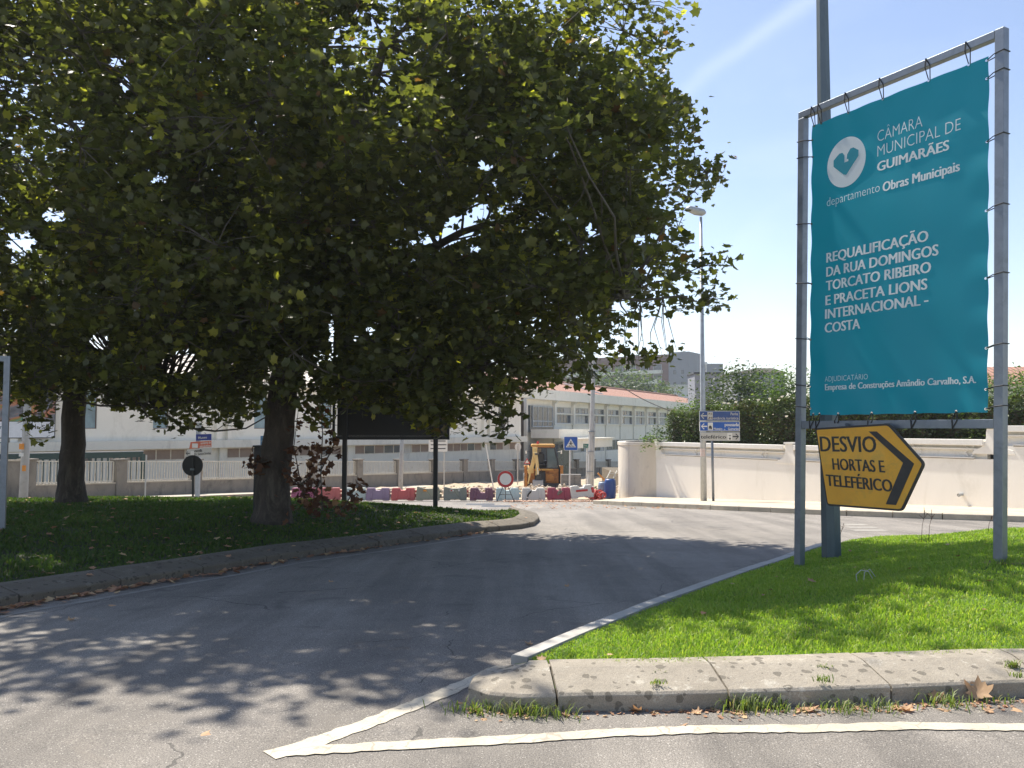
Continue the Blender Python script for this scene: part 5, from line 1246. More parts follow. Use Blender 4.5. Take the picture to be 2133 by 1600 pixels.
sx, sz = loc_xz(gp_, 842, 780); MB().tube([(0, 0, -.5), (sx, 0, sz)], [.105, .075], 12).build('shaft', M['galv_pale'], gp_, smooth=True)
# info board behind right post of the billboard
ib = face_empty('notice_board', 925, 1000, 44, 'white notice board with lines of text partly hidden by the right billboard post', 'sign')
x0_, z1_ = loc_xz(ib, 893, 906); x1_, z0_ = loc_xz(ib, 932, 941)
MB().box(x0_, x1_, -.02, .02, z0_, z1_).build('board', M['sign_white'], ib); mb = MB()
for k, (a, b2) in enumerate(((.1, .6), (.1, .9), (.12, .95), (.1, .9))): z = z1_ - .12 - k * .2; mb.box(x0_ + a * (x1_ - x0_), x0_ + b2 * (x1_ - x0_), -.024, -.0205, z - .03, z + .02)
mb.build('text_lines', M['dark_grey'], ib); MB().tube([(0, .04, -.4), (0, .04, z1_)], .03, 8).build('post', M['sign_grey'], ib)
# left: school direction signs, back of round sign, small blue sign, cabinet
sd = face_empty('school_sign', 409, 1030, 30, 'stack of blue, orange and white direction panels hanging below the leaves', 'sign')
MB().box(-.07, .07, .03, .17, -.3, loc_xz(sd, 409, 880)[1]).build('post', M['galv_pale'], sd)
def sk_panel(pts, mat, name='panel'):
    q = [loc_xz(sd, *p) for p in pts]; return MB().prism(q, .03, 'y', 0).build(name, mat, sd)
sk_panel([(408, 918), (440, 917), (440, 904), (408, 905)], pm('old_blue', (.02, .04, .24), (.02, .035, .2), 4, .5))
o1 = sk_panel([(394, 935), (440, 931.5), (440, 918), (397, 921)], pm('orange_panel', (.62, .15, .07), (.55, .13, .07), 4, .5))
o2 = sk_panel([(386, 952), (440, 947), (440, 932.5), (389, 936.5)], M['sign_grey'])
K = (loc_xz(sd, 440, 940)[0] - loc_xz(sd, 386, 940)[0]) / 54
def sfn(px, py): x, z = loc_xz(sd, px, py); return lambda a, b2: (x + a, -.006, z + b2 + a * .075)
mb = MB(); text_into(mb, 'academia de', 0, 21 * K, 0, 5 * K, .01, sfn(418, 925.5)); text_into(mb, 'ginástica', 0, 23 * K, 0, 6 * K, .01, sfn(416, 933)); mb.build('lettering', M['sign_white'], o1)
q = loc_xz(sd, 400, 933); MB().box(q[0], q[0] + 12 * K, -.005, -.001, q[1], q[1] + 9 * K).build('pictogram', M['sign_white'], o1)
mb = MB(); text_into(mb, 'escola', 0, 16 * K, 0, 6 * K, .015, sfn(405, 942)); text_into(mb, 'Dr. Santos Simões', 0, 34 * K, 0, 4.5 * K, .01, sfn(405, 948.5)); arrow(mb, sfn(391, 944.5)(0, 0)[0], sfn(391, 944.5)(0, 0)[2], 7.5 * K, -1, lambda x, z: (x, -.006, z)); mb.build('lettering', M['sign_dark'], o2)
q = loc_xz(sd, 397, 948); mb = MB().box(q[0], q[0] + 7 * K, -.005, -.001, q[1], q[1] + 8 * K); mb.build('pictogram', M['sign_white'], o2)
mb = MB(); text_into(mb, 'Museu', 0, 18 * K, 0, 5 * K, .01, sfn(413, 914.5)); mb.build('lettering', M['sign_white'], sd)
rr = face_empty('round_sign', 402, 1046, 21.5, 'dark round sign seen from behind, at the back edge of the shaded lawn', 'sign', z=float(isl_l_z(np.array(P(402, 1046, 21.5).x), np.array(21.5))))
sx, sz = loc_xz(rr, 400, 970); MB().disc((sx, sz), .27, .03, .045, 32).build('disc', M['dark_grey'], rr); MB().disc((sx, sz), .255, .022, .029, 32).build('disc_back', M['black_steel'], rr)
MB().tube([(0, 0, -.2), (sx + .02, 0, sz + .2)], .028, 8).build('post', M['dark_grey'], rr); MB().box(sx - .04, sx + .06, -.03, .022, sz - .12, sz - .07).build('clamp', M['galv'], rr)
eb = face_empty('utility_cabinet', 540, 1050, 16.4, 'tall black cabinet standing right behind the left side of the big trunk', 'cabinet', z=float(isl_l_z(np.array(P(540, 1050, 16.4).x), np.array(16.4))) - .05)
x0_, zt_ = loc_xz(eb, 529, 932); x1_, _ = loc_xz(eb, 556, 932)
MB().box(x0_, x1_, 0, .4, -.1, zt_).build('body', M['black_steel'], eb, bevel=.01); MB().box(x0_ - .02, x1_ + .02, -.02, .42, zt_ + .002, zt_ + .04).build('lid', M['dark_grey'], eb)
MB().box(x0_ + .03, x1_ - .03, -.012, -.001, .05, zt_ - .08).build('door', M['dark_grey'], eb)
bs2 = face_empty('street_sign', 552, 1035, 31, 'small blue sign plate peeking out left of the big trunk', 'sign')
x0_, z1_ = loc_xz(bs2, 543, 908); x1_, z0_ = loc_xz(bs2, 572, 930)
o = MB().box(x0_, x1_, -.02, .02, z0_, z1_).build('plate', pm('pale_blue', (.05, .17, .30), (.045, .14, .26), 5, .5), bs2); mb = MB(); h = z1_ - z0_
text_into(mb, 'RUA', x0_ + .09, x0_ + .25, z1_ - .12, .07, .01, lambda x, z: (x, -.025, z)); text_into(mb, 'Costa', x0_ + .05, x0_ + .3, z0_ + .16, .07, 0, lambda x, z: (x, -.025, z)); mb.box(x0_ + .06, x0_ + .2, -.026, -.021, z0_ + .03, z0_ + .07).build('lettering', M['sign_white'], o)
MB().tube([((x0_ + x1_) / 2, .05, -.2), ((x0_ + x1_) / 2, .05, z1_)], .03, 8).build('post', M['galv_pale'], bs2)
th = face_empty('thin_post', 302, 1034, 33.5, 'thin pale post in front of the picket fence between the two trunks', 'pole')
sx, sz = loc_xz(th, 305, 948); MB().tube([(0, 0, -.3), (sx, 0, sz)], .03, 8).build('pole', M['sign_grey'], th)
# utility pole at left with stickers
up = face_empty('utility_pole', 48, 1042, 29, 'tapered grey utility pole with orange stickers at the far left pavement', 'pole')
sx, sz = loc_xz(up, 62, 740); mb = MB().tube([(0, 0, -.3), (sx * .5, 0, sz * .5), (sx, 0, sz), (sx * 1.6, 0, sz * 1.6)], [.15, .125, .10, .08], 12); mb.build('shaft', M['concrete_pole'], up, smooth=True)
for (u, v, w, h_, mt) in ((50.5, 930, .17, .2, 'orange'), (55.5, 975, .13, .2, 'orange'), (50, 947, .16, .12, 'sign_white')):
    if 'orange' not in M: M['orange'] = plain('orange_sticker', (.75, .28, .03), .5)
    x, z = loc_xz(up, u, v); MB().box(x - w / 2, x + w / 2, -.165, -.15, z - h_ / 2, z + h_ / 2).build('sticker', M[mt], up)
# concrete pole with cable
cp = face_empty('concrete_pole', 1228, 1012, 42, 'tall pale concrete utility pole behind the barrier line with a cable at its top', 'pole')
sx, sz = loc_xz(cp, 1237, 752)
MB().tube([(0, 0, -.4), (sx * .5, 0, sz * .5), (sx, 0, sz)], [.17, .13, .09], 8).build('shaft', M['concrete_pole'], cp)
MB().tube([(sx * t + .17 - .06 * t, -.13 + .06 * t, sz * t) for t in (0, .3, .55)], .025, 6).build('conduit', M['galv_pale'], cp)
for z in (1.2, 2.2, 3.2): MB().tube([(sx * z / sz, 0, z), (sx * z / sz, 0, z + .04)], .185, 8).build('strap', M['galv'], cp)
a = P(1236, 756, 42); b2 = P(1396, 856, 39); mb = MB(); mb.tube([a.lerp(b2, t) - Vector((0, 0, .5 * math.sin(math.pi * t) * .6)) for t in np.linspace(0, 1, 12)], .022, 5)
cb = mb.build('cable', M['wire'], None, off=a); cb.location = a; set_tag(cb, 'black cable sloping down from the concrete pole to the hedge', 'cable')

# ================================================================ BARRIERS
def barrier_mesh():
    zt = .56
    out = [(-.47, .04), (-.22, .04), (-.19, .09), (.19, .09), (.22, .04), (.47, .04), (.49, .2), (.46, zt - .02), (.43, zt), (.15, zt), (.09, zt - .10), (-.09, zt - .10), (-.15, zt), (-.43, zt), (-.46, zt - .02), (-.49, .2)]
    hd = lambda z: .21 - .12 * max(0, z - .1) / .46
    vs = [(x, -hd(z), z) for x, z in out] + [(x, hd(z), z) for x, z in out]; n = len(out)
    fs = [tuple(range(n)), tuple(range(2 * n - 1, n - 1, -1))] + [(i, i + n, (i + 1) % n + n, (i + 1) % n) for i in range(n)]
    return vs, fs, hd
BV, BF, HD = barrier_mesh()
COLS = {'pink': ((.42, .12, .19), (.36, .09, .15)), 'salmon': ((.58, .16, .13), (.50, .13, .11)), 'palegreen': ((.58, .62, .54), (.50, .54, .48)), 'lavender': ((.34, .24, .32), (.28, .19, .26)), 'red': ((.62, .13, .11), (.54, .11, .10)),
        'khaki': ((.34, .32, .22), (.28, .265, .19)), 'olive': ((.27, .27, .21), (.22, .22, .175)), 'purple': ((.25, .11, .14), (.20, .085, .115)), 'aqua': ((.50, .60, .58), (.43, .53, .52)), 'offwhite': ((.66, .64, .57), (.58, .56, .50)), 'crimson': ((.40, .07, .10), (.33, .06, .085))}
BM_ = {}
BLIST = [(632, 'pink', 'faded pink water barrier, leftmost of the row, half hidden by dry leaves', 0), (684, 'salmon', 'salmon red barrier behind the dry leaves, second from left', 0), (738, 'palegreen', 'pale greenish white barrier behind the left billboard post', 0),
         (788, 'lavender', 'faded lavender barrier between the pale one and the bright red one', 0), (840, 'red', 'bright red barrier between the lavender and the khaki barriers', 0), (892, 'khaki', 'khaki barrier with a yellow sticker behind the right billboard post', 1.5),
         (948, 'olive', 'olive grey barrier with a white and red sticker', 0), (1003, 'purple', 'dark purple barrier with a gouged top edge', 0), (1057, 'aqua', 'pale aqua barrier under the round red ring sign', 0),
         (1111, 'offwhite', 'off white barrier with a dark torn split, in front of the digger bucket', 0), (1164, 'crimson', 'crimson barrier with a grey lump in its notch', 0), (1212, 'offwhite', 'tilted off white barrier with a red stripe, rightmost of the row', 0)]
for i, (u, c, lab, sk_) in enumerate(BLIST):
    p = P(u, 1043, 34.5); yaw = random.uniform(-.08, .08) + (.22 if i == 11 else 0)
    root = empty('water_barrier', (p.x, 34.5 + (.1 if i == 11 else 0) + random.uniform(-.05, .05), f(34.5) + (.10 if i == 11 else 0)), yaw, lab, 'barrier', 'plastic barriers across the closed road')
    if i == 11: root.rotation_euler.y = -.07
    if c not in BM_: BM_[c] = pm('plastic_' + c, COLS[c][0], COLS[c][1], 3, .55, .08, 12, dirt=tuple(x * .6 + .04 for x in COLS[c][1]), dscale=4)
    sc_ = 1.08 if i in (5, 6) else 1.0
    vs = [(x, y, z * sc_ * (1 + (.06 * -x if i == 5 else 0))) for x, y, z in BV]
    if i in (5, 6): vs = [(x, y, z if abs(x) > .2 or z < .3 else .53) for x, y, z in vs]
    if i == 7: vs = [(x + (.06 if (abs(x) < .1 and z > .4) else 0), y, z - (.10 if (abs(x) < .1 and z > .4) else 0)) for x, y, z in vs]
    MB().add(vs, BF).build('body', BM_[c], root, bevel=.018)
    for s in (-1, 1):
        # moulded ribs standing proud of the face
        mb = MB()
        for q in (-1,):
            x = s * .25; mb.add([(x - .05, -HD(.13) - .003, .13), (x + .05, -HD(.13) - .003, .13), (x + .03, -HD(.48) - .003, .48), (x - .03, -HD(.48) - .003, .48), (x - .035 + s * .02, -HD(.13) - .032, .15), (x + .035 + s * .02, -HD(.13) - .032, .15), (x + .02, -HD(.46) - .03, .46), (x - .02, -HD(.46) - .03, .46)],
                                [(4, 5, 6, 7), (0, 1, 5, 4), (1, 2, 6, 5), (2, 3, 7, 6), (3, 0, 4, 7)])
        if i not in (5, 6, 11): mb.build('rib', BM_[c], root)
    cc = 'offwhite' if c in ('red', 'crimson', 'purple', 'pink', 'lavender') else 'salmon'
    if cc not in BM_: BM_[cc] = pm('plastic_' + cc, COLS[cc][0], COLS[cc][1], 3, .55, .08)
    MB().box(.478, .56, -.05, .05, .16, .30).box(.478, .56, -.05, .05, .36, .46).build('connector', BM_[c if i % 3 else cc], root)
    if i == 5: MB().box(-.2, .25, -HD(.45) - .012, -HD(.5) - .004, .42, .49).build('sticker', M['orange'], root)
    if i == 6: MB().box(-.22, .2, -HD(.45) - .012, -HD(.5) - .004, .42, .49).build('sticker', M['sign_white'], root); MB().box(-.2, -.12, -HD(.45) - .016, -HD(.45) - .0125, .43, .48).build('sticker_mark', M['red'], root)
    if i == 11: MB().box(-.26, .24, -HD(.33) - .012, -HD(.38) + .0, .31, .39).build('red_stripe', M['red'], root); MB().box(.40, .52, -.17, .17, .05, .45).build('red_end', M['red'], root, bevel=.03)
    if i == 9: MB().prism([(-.30, .10), (-.26, .30), (-.16, .42), (-.06, .50), (-.1, .38), (-.20, .28), (-.24, .1)], .004, 'y', -HD(.1) - .008).build('torn_split', M['sign_dark'], root)
    if i == 10: 
        mb = MB()
        for _ in range(7): x, z = random.uniform(-.06, .06), random.uniform(.28, .5); mb.tube([(x, -.17, z), (x + .05, -.21, z + .07)], .045, 6)
        mb.build('mortar_lump', M['concrete_old'], root)

# ================================================================ BACKHOE
bk = empty('backhoe', (P(1133, 1022, 50).x, 50, f(50) + .02), 0, 'yellow backhoe loader seen from behind, its grey bucket hanging over the barriers', 'digger')
M['jcb'] = pm('digger_yellow', (.66, .36, .07), (.58, .30, .055), 3, .45, .05, dirt=(.32, .17, .06), dscale=2.5)
M['jcb_pale'] = pm('boom_yellow', (.74, .56, .26), (.68, .47, .16), 3, .45, .05, dirt=(.45, .3, .12), dscale=3)
M['jcb_rust'] = pm('digger_orange', (.52, .22, .04), (.36, .14, .03), 4, .55, .08, dirt=(.05, .035, .03), dscale=3)
M['tyre'] = plain('tyre_rubber', (.02, .02, .02), .85); M['cabglass'] = glass_mat('cab_glass', (.05, .08, .09), .1)
B = lambda nm, mt, *bx, bv=.015: (lambda mb: [mb.box(*b) for b in bx] and mb.build(nm, M[mt], bk, bevel=bv))(MB())
B('roof', 'jcb', (-.74, .70, .35, 1.75, 2.60, 2.78), bv=.06); B('roof_edge', 'jcb_rust', (-.66, .66, .33, .349, 2.58, 2.68))
MB().tube([(-.34, .7, 2.78), (-.34, .7, 2.95)], [.09, .07], 10).build('beacon', M['red'], bk)
for x0, x1, x2 in ((-.72, -.78, -.85), (.66, .82, .92)):
    MB().bar((x0, .4, 2.58), (x1, .36, 1.95), .09).bar((x1, .36, 1.95), (x2, .36, 1.3), .09).build('cab_pillar', M['black_steel'], bk)
    MB().bar((x0, 1.7, 2.58), (x2, 1.7, 1.3), .09).build('cab_pillar', M['black_steel'], bk)
MB().bar((.18, .38, 2.58), (.2, .36, 1.3), .05).bar((-.72, .38, 2.55), (.68, .38, 2.55), .07).bar((-.8, .36, 1.32), (.9, .36, 1.32), .06).build('window_frame', M['black_steel'], bk)
MB().add([(.2, .37, 1.35), (.84, .37, 1.35), (.74, .39, 2.52), (.2, .39, 2.52)], [(0, 1, 2, 3)]).build('rear_window', M['cabglass'], bk)
MB().add([(-.82, .4, 1.35), (-.86, 1.7, 1.35), (-.74, 1.7, 2.52), (-.72, .4, 2.52)], [(0, 1, 2, 3)]).build('side_window', M['cabglass'], bk)
B('front_window', 'sign_grey', (-.70, -.1, 1.72, 1.74, 1.9, 2.5))
B('dashboard', 'black_steel', (-.75, .85, 1.3, 1.7, 1.3, 1.75))
B('seat_back', 'dark_grey', (-.34, .06, .75, .9, 1.6, 2.18), bv=.05); B('seat', 'dark_grey', (-.36, .08, .5, .95, 1.45, 1.6), bv=.04); B('headrest', 'black_steel', (-.26, -.02, .76, .88, 2.18, 2.3), bv=.04)
B('rear_body', 'jcb_rust', (-.9, .9, .3, 1.5, .35, 1.28)); B('crossbeam', 'jcb', (-.55, .55, .02, .28, 1.2, 1.3)); B('rear_panel', 'jcb_rust', (.12, .62, .1, .29, .55, 1.0)); B('recess_shade', 'black_steel', (-.55, .1, .2, .298, .4, 1.15)); B('lower_frame', 'black_steel', (-.95, .95, -.02, .28, .22, .42))  # black block in front of the body paints the shade of a recess
for s in (-1, 1):
    B('stabiliser', 'jcb_rust', (s * 1.08 - .09, s * 1.08 + .09, .0, .2, .12, 1.5)); B('stabiliser_foot', 'black_steel', (s * 1.08 - .16, s * 1.08 + .16, -.08, .28, .02, .118))
    cy = []
    mb = MB().tube([(s * .80, 1.1, .68), (s * 1.18, 1.1, .68)], .68, 24); 
    for k in range(18): a = k * math.pi / 9; mb.bar((s * .82, 1.1 + .68 * math.cos(a), .68 + .68 * math.sin(a)), (s * 1.18, 1.1 + .68 * math.cos(a + .14), .68 + .68 * math.sin(a + .14)), .06, .05)
    w = mb.build('wheel', M['tyre'], bk); MB().tube([(s * 1.181, 1.1, .68), (s * 1.2, 1.1, .68)], .32, 16).build('rim', M['sign_white'], w)
    mb = MB().tube([(s * .75, 3.2, .42), (s * 1.02, 3.2, .42)], .42, 20); mb.build('wheel', M['tyre'], bk)
    B('fender', 'jcb', (s * 1.0 - .18, s * 1.0 + .18, .45, 1.8, 1.37, 1.43))
    MB().tube([(s * .78, .5, 2.3), (s * 1.05, .3, 2.33)], .014, 5).build('mirror_arm', M['black_steel'], bk)
    B('mirror', 'black_steel', (s * 1.07 - .06, s * 1.07 + .06, .27, .30, 2.18, 2.42), bv=.02); B('mirror_glass', 'chrome', (s * 1.07 - .045, s * 1.07 + .045, .262, .269, 2.2, 2.4), bv=0)
B('bonnet', 'jcb', (-.45, .45, 1.8, 3.6, .8, 1.5)); B('loader_bucket', 'jcb_rust', (-1.1, 1.1, 4.2, 4.8, .1, .8))
# kingpost, boom, dipper, bucket
B('kingpost', 'jcb_pale', (-.98, -.62, -.32, .0, 1.05, 1.42), bv=.03)
def plate_boom(nm, pts, w, mt):
    MB().prism(pts, w, 'y', 0).xf(lambda v: v).build(nm, M[mt], bk, bevel=.015)
MB().prism([(-.93, 1.1), (-.62, 1.45), (-.42, 2.1), (-.40, 2.62), (-.70, 2.62), (-.68, 2.1), (-.80, 1.6), (-1.02, 1.25)], .22, 'y', -.62).build('boom', M['jcb_pale'], bk, bevel=.02)
MB().prism([(-1.0, 1.3), (-.78, 1.6), (-.80, 1.0), (-.93, .42), (-.99, .45), (-.92, .95)], .08, 'y', -.50).build('boom_link', M['jcb_pale'], bk, bevel=.01)
MB().prism([(-.66, 2.30), (-.42, 2.34), (-.33, 1.6), (-.32, .95), (-.52, .95), (-.52, 1.6)], .18, 'y', -.86).build('dipper', M['jcb_pale'], bk, bevel=.02)
MB().tube([(-.48, -.92, 2.1), (-.42, -.96, 1.45)], .065, 10).build('hydraulic_cylinder', M['jcb_pale'], bk); MB().tube([(-.42, -.96, 1.44), (-.38, -.95, 1.0)], .035, 8).build('hydraulic_rod', M['chrome'], bk)
MB().tube([(-.56, -.89, 2.22), (-.40, -.89, 2.22)], .05, 10).build('pivot_pin', M['black_steel'], bk); B('linkage', 'dark_grey', (-.47, -.22, -.95, -.75, .70, 1.02), (-.58, -.1, -.92, -.80, .66, .74))
MB().tube([(-.75, -.6, 2.2), (-.95, -.4, 1.8), (-.85, -.2, 1.35)], .02, 5).tube([(-.4, -.7, 1.1), (-.15, -.5, 1.25), (-.3, -.1, 1.4)], .02, 5).build('hose', M['wire'], bk)
MB().prism([(-1.02, .66), (-.72, .70), (-.60, .5), (-.66, .2), (-.85, .10), (-1.1, .16), (-1.16, .3)], .62, 'x', -.70).xf(lambda v: v).build('bucket', pm('worn_bucket', (.46, .44, .40), (.36, .34, .31), 3, .6, .1, dirt=(.2, .18, .15)), bk, bevel=.015)
mb = MB()
for k in range(5): x = -.66 + k * .135; mb.box(x - .03, x + .03, -1.2, -1.12, .02, .2)
mb.build('bucket_teeth', M['galv'], bk)

# ================================================================ THINGS BY THE WALL END
def drum(px, Y, r, h, mat, label):
    p = P(px, 1020, Y); root = empty('plastic_drum', (p.x, Y, f(Y) + .03), 0, label, 'barrel', 'plastic drums by the wall end')
    MB().tube([(0, 0, 0), (0, 0, .05), (0, 0, h * .3), (0, 0, h * .5), (0, 0, h * .75), (0, 0, h * .9), (0, 0, h * .97)], [r * .86, r * .95, r * 1.0, r * 1.02, r, r * .95, r * .8], 20).build('body', mat, root, smooth=True)
    for z in (.3, .72): MB().tube([(0, 0, h * z - .02), (0, 0, h * z + .02)], r * 1.035, 20, cap=False).build('hoop', mat, root)
    MB().tube([(0, 0, h * .972), (0, 0, h)], [r * .78, r * .74], 20).build('lid', M['dark_grey'], root)
drum(1271, 37.0, .255, .90, pm('drum_blue', (.03, .09, .30), (.025, .07, .24), 3, .4, .03, dirt=(.1, .13, .25)), 'blue plastic drum leaning against the end of the white wall')
drum(1257, 37.4, .24, .76, pm('drum_grey', (.25, .33, .42), (.2, .27, .36), 3, .45, .03, dirt=(.35, .36, .35)), 'shorter grey blue drum just left of the bright blue one')
ld = empty('ladder', (P(1272, 1020, 38.2).x, 38.2, f(38.2)), 0, 'short pale ladder poking out behind the blue drums', 'ladder')
for dx in (0, .3): MB().bar((-.45 + dx, 0, .35), (.05 + dx, .3, 1.25), .05, .05).build('rail', M['sign_grey'], ld)
for t in (.35, .6, .85): MB().bar((-.45 + .5 * t, .3 * t, .35 + .9 * t), (-.15 + .5 * t, .3 * t, .35 + .9 * t), .035).build('rung', M['sign_grey'], ld)
bo = empty('wheelbarrow_handle', (P(1258, 1020, 38.8).x, 38.8, f(38.8)), 0, 'orange tool handle sticking up left of the ladder', 'tool')
MB().bar((.15, 0, .7), (-.28, 0, 1.15), .08).build('handle', pm('tool_orange', (.6, .28, .06), (.5, .2, .05), 5), bo); MB().bar((-.24, 0, 1.12), (-.18, 0, 1.42), .04).build('grip', M['dark_grey'], bo)
nt_ = empty('red_netting', (P(1238, 1022, 36.6).x, 36.6, f(36.6)), 0, 'heap of red plastic netting and hose beside the drums', 'netting')
mb = MB(); rng = np.random.default_rng(3)
for k in range(16):
    c = rng.normal(0, .13, 3) * (1.3, 1, 0) + np.array([0, 0, .12 + .18 * rng.uniform()]); r = rng.uniform(.08, .16); n = Vector(rng.normal(size=3)).normalized(); a_ = n.orthogonal(); b3 = n.cross(a_)
    mb.tube([Vector(c) + (a_ * math.cos(q) + b3 * math.sin(q)) * r for q in np.linspace(0, 6.28, 11)], .035, 5)
mb.build('coils', pm('red_net', (.62, .09, .07), (.5, .07, .06), 8, .6), nt_)
simple_tree('weed', (P(1228, 1012, 37.6).x, 37.6, f(37.6)), [((0, 0, .25), (.22, .2, .28)), ((.25, 0, .35), (.15, .15, .2))], 'o', 260, .09, 'bush_light', 'clump of green weeds left of the red netting', 'plant', seed=71)
M['block_grey'] = pm('block_grey', (.26, .25, .23), (.20, .19, .18), 4, .9)
pl_ = empty('block_pallet', (P(1187, 1012, 46).x, 46, f(46)), 0, 'pallet of wrapped grey blocks behind the crossing sign post', 'pallet')
for i in range(3):
    for k in range(3): MB().box(-.5 + k * .37, -.14 + k * .37, -.3, .2, .45 + i * .2, .45 + i * .2 + .19).build('block', M['block_grey'], pl_)
MB().box(-.55, .65, -.45, .85, .36, .44).build('deck', M['pale_stone'], pl_); MB().box(-.4, .6, -.2, .6, .0, .34).build('crate', M['dark_grey'], pl_)
MB().bar((-.2, -.5, .42), (.95, -.5, .36), .06).build('plank', M['sign_white'], pl_)
# rubble
def rubble(name, pts, rad, n, mat, label, seed, smin, smax):
    rng = np.random.default_rng(seed); V = []; F = []; base = 0
    ico = np.array([(1, 0, 0), (-1, 0, 0), (0, 1, 0), (0, -1, 0), (0, 0, 1), (0, 0, -1)], float); fi = np.array([(0, 2, 4), (2, 1, 4), (1, 3, 4), (3, 0, 4), (2, 0, 5), (1, 2, 5), (3, 1, 5), (0, 3, 5)])
    pts = [Vector(p) for p in pts]
    for _ in range(n):
        t = rng.uniform(0, len(pts) - 1.001); i = int(t); c = pts[i].lerp(pts[i + 1], t - i); x = c.x + rng.normal(0, rad[0]); y = c.y + rng.normal(0, rad[1])
        z = max(f(y), float(yard_z(np.array([x]), np.array([y]))[0]) if y > 37 else -99) + abs(rng.normal(0, rad[2])); s = rng.uniform(smin, smax) * (1 if rng.uniform() < .9 else 1.8)
        q = ico * rng.uniform(.5, 1, (6, 1)) * s; a = rng.uniform(0, 6.28); q = q @ np.array([[math.cos(a), -math.sin(a), 0], [math.sin(a), math.cos(a), 0], [0, 0, .7]])
        V.append(q + (x, y, z)); F.append(fi + base); base += 6
    o = link_mesh(name, fast_mesh(name, np.concatenate(V), np.concatenate(F)), mat); set_tag(o, label, 'rubble', kind='stuff'); return o
M['rubble'] = pm('rubble_stone', (.60, .50, .38), (.42, .34, .26), 3, .9, .2, 20, kind='World')
M['chips'] = pm('brick_chips', (.62, .40, .28), (.50, .32, .22), 5, .9, .2, 20, kind='World')
rubble('gravel_heap', [(P(880, 1000, 40).x, 40, 0), (P(1000, 1000, 42).x, 43, 0), (P(1080, 1000, 45).x, 47, 0)], (1.8, 1.6, .10), 1500, M['rubble'], 'loose sandy rubble spread behind the barriers left of the backhoe', 3, .04, .13)
rubble('gravel_heap', [(P(1170, 1000, 44).x, 45, 0), (P(1260, 1000, 42).x, 44, 0)], (1.8, 1.8, .12), 1100, M['rubble'], 'loose rubble around the foot of the concrete pole', 4, .04, .13)
rubble('brick_chips', [(P(1060, 1045, 33.8).x, 33.9, 0), (P(1235, 1045, 33.8).x, 33.9, 0)], (.5, .28, .02), 900, M['chips'], 'scatter of broken brick chips in front of the right hand barriers', 5, .02, .06)
rubble('rubble_strip', [(P(650, 1035, 36.5).x, 36.8, 0), (P(880, 1035, 36.5).x, 37.5, 0)], (.9, .5, .06), 700, M['rubble'], 'broken stones behind the lavender and red barriers', 6, .04, .14)
rubble('rubble_strip', [(P(420, 1035, 33).x, 32.3, 0), (P(530, 1035, 34).x, 33.6, 0)], (.6, .3, .03), 260, M['rubble'], 'crumbled stones at the kerb edge left of the big trunk', 7, .03, .10)

# ================================================================ GRASS, WEEDS, FALLEN LEAVES
FRONTS = [(p[0], p[1]) for p in nose[1:] + front]
def poly_front(poly): return FRONTS + [(14, -3), (-1.2, -3)]
def grass(name, poly, zf, n, hmin, hmax, w, seed, inset_=.1, xr=None, yr=None, label=None, mat='grass'):
    rng = np.random.default_rng(seed); A = np.array(poly); (x0, y0), (x1, y1) = A.min(0), A.max(0)
    if xr: x0, x1 = max(x0, xr[0]), min(x1, xr[1])
    if yr: y0, y1 = max(y0, yr[0]), min(y1, yr[1])
    X = rng.uniform(x0, x1, n * 6); Y = rng.uniform(y0, y1, n * 6)
    pr = 1 / np.maximum(3.5, Y) ** 1.4; pr /= pr.max(); k = rng.uniform(0, 1, len(X)) < pr; X, Y = X[k], Y[k]
    D = poly_dist(X, Y, poly); k = (D > inset_) & ((poly_dist(X, Y, poly_front(poly)) < -.33) if poly is ISL_N else True); X, Y, D = X[k][:n], Y[k][:n], D[k][:n]
    Z = zf(X, Y) - .005; n = len(X); sc = (np.maximum(Y, 5) / 6) ** .7
    h = rng.uniform(hmin, hmax, n) * np.clip((D - .12) / .25, .35, 1) * (1 + .35 * np.sin(X * 3.3 + Y * 2.1) * np.sin(Y * 4.1 - X)) ; ww = w * sc * rng.uniform(.7, 1.3, n)
    a = rng.uniform(0, 2 * np.pi, n); b_ = rng.uniform(0, 2 * np.pi, n); lean = rng.uniform(.1, .95, n) * h
    dx, dy = np.cos(a) * ww / 2, np.sin(a) * ww / 2; lx, ly = np.cos(b_) * lean, np.sin(b_) * lean
    V = np.stack([np.stack([X - dx, Y - dy, Z], -1), np.stack([X + dx, Y + dy, Z], -1),
                  np.stack([X + dx * .8 + lx * .35, Y + dy * .8 + ly * .35, Z + h * .6], -1), np.stack([X - dx * .8 + lx * .35, Y - dy * .8 + ly * .35, Z + h * .6], -1),
                  np.stack([X + lx, Y + ly, Z + h * .95 * (1 - .25 * (lean / h))], -1)], 1).reshape(-1, 3)
    F = (np.array([(0, 1, 2), (0, 2, 3), (3, 2, 4)])[None] + (np.arange(n) * 5)[:, None, None]).reshape(-1, 3)
    patch = np.clip(.5 + .5 * np.sin(X * 1.7 + 1.3 * np.sin(Y * 2.3)) * np.sin(Y * 1.9 + X * .6), 0, 1)
    t = np.stack([np.clip(rng.uniform(0, 1, n) * .75 + patch * .35, 0, 1), (rng.uniform(0, 1, n) < .18) * rng.uniform(.3, 1, n), (rng.uniform(0, 1, n) < .05) * rng.uniform(.4, 1, n)], -1)
    o = link_mesh(name, fast_mesh(name, V, F, np.repeat(t, 5, 0)), M[mat]); set_tag(o, label, 'grass', kind='stuff'); return o
grass('grass', ISL_N, isl_n_z, 230000, .028, .065,   .0075, 1, .15, xr=(-1, 9.5), label='short bright green lawn grass growing on the near verge')
grass('grass', ISL_L, isl_l_z, 110000, .03, .07, .014, 2, .42, mat='grass_shade', xr=(-13.5, 2), yr=(5, 25), label='shaded lawn grass under the plane trees')
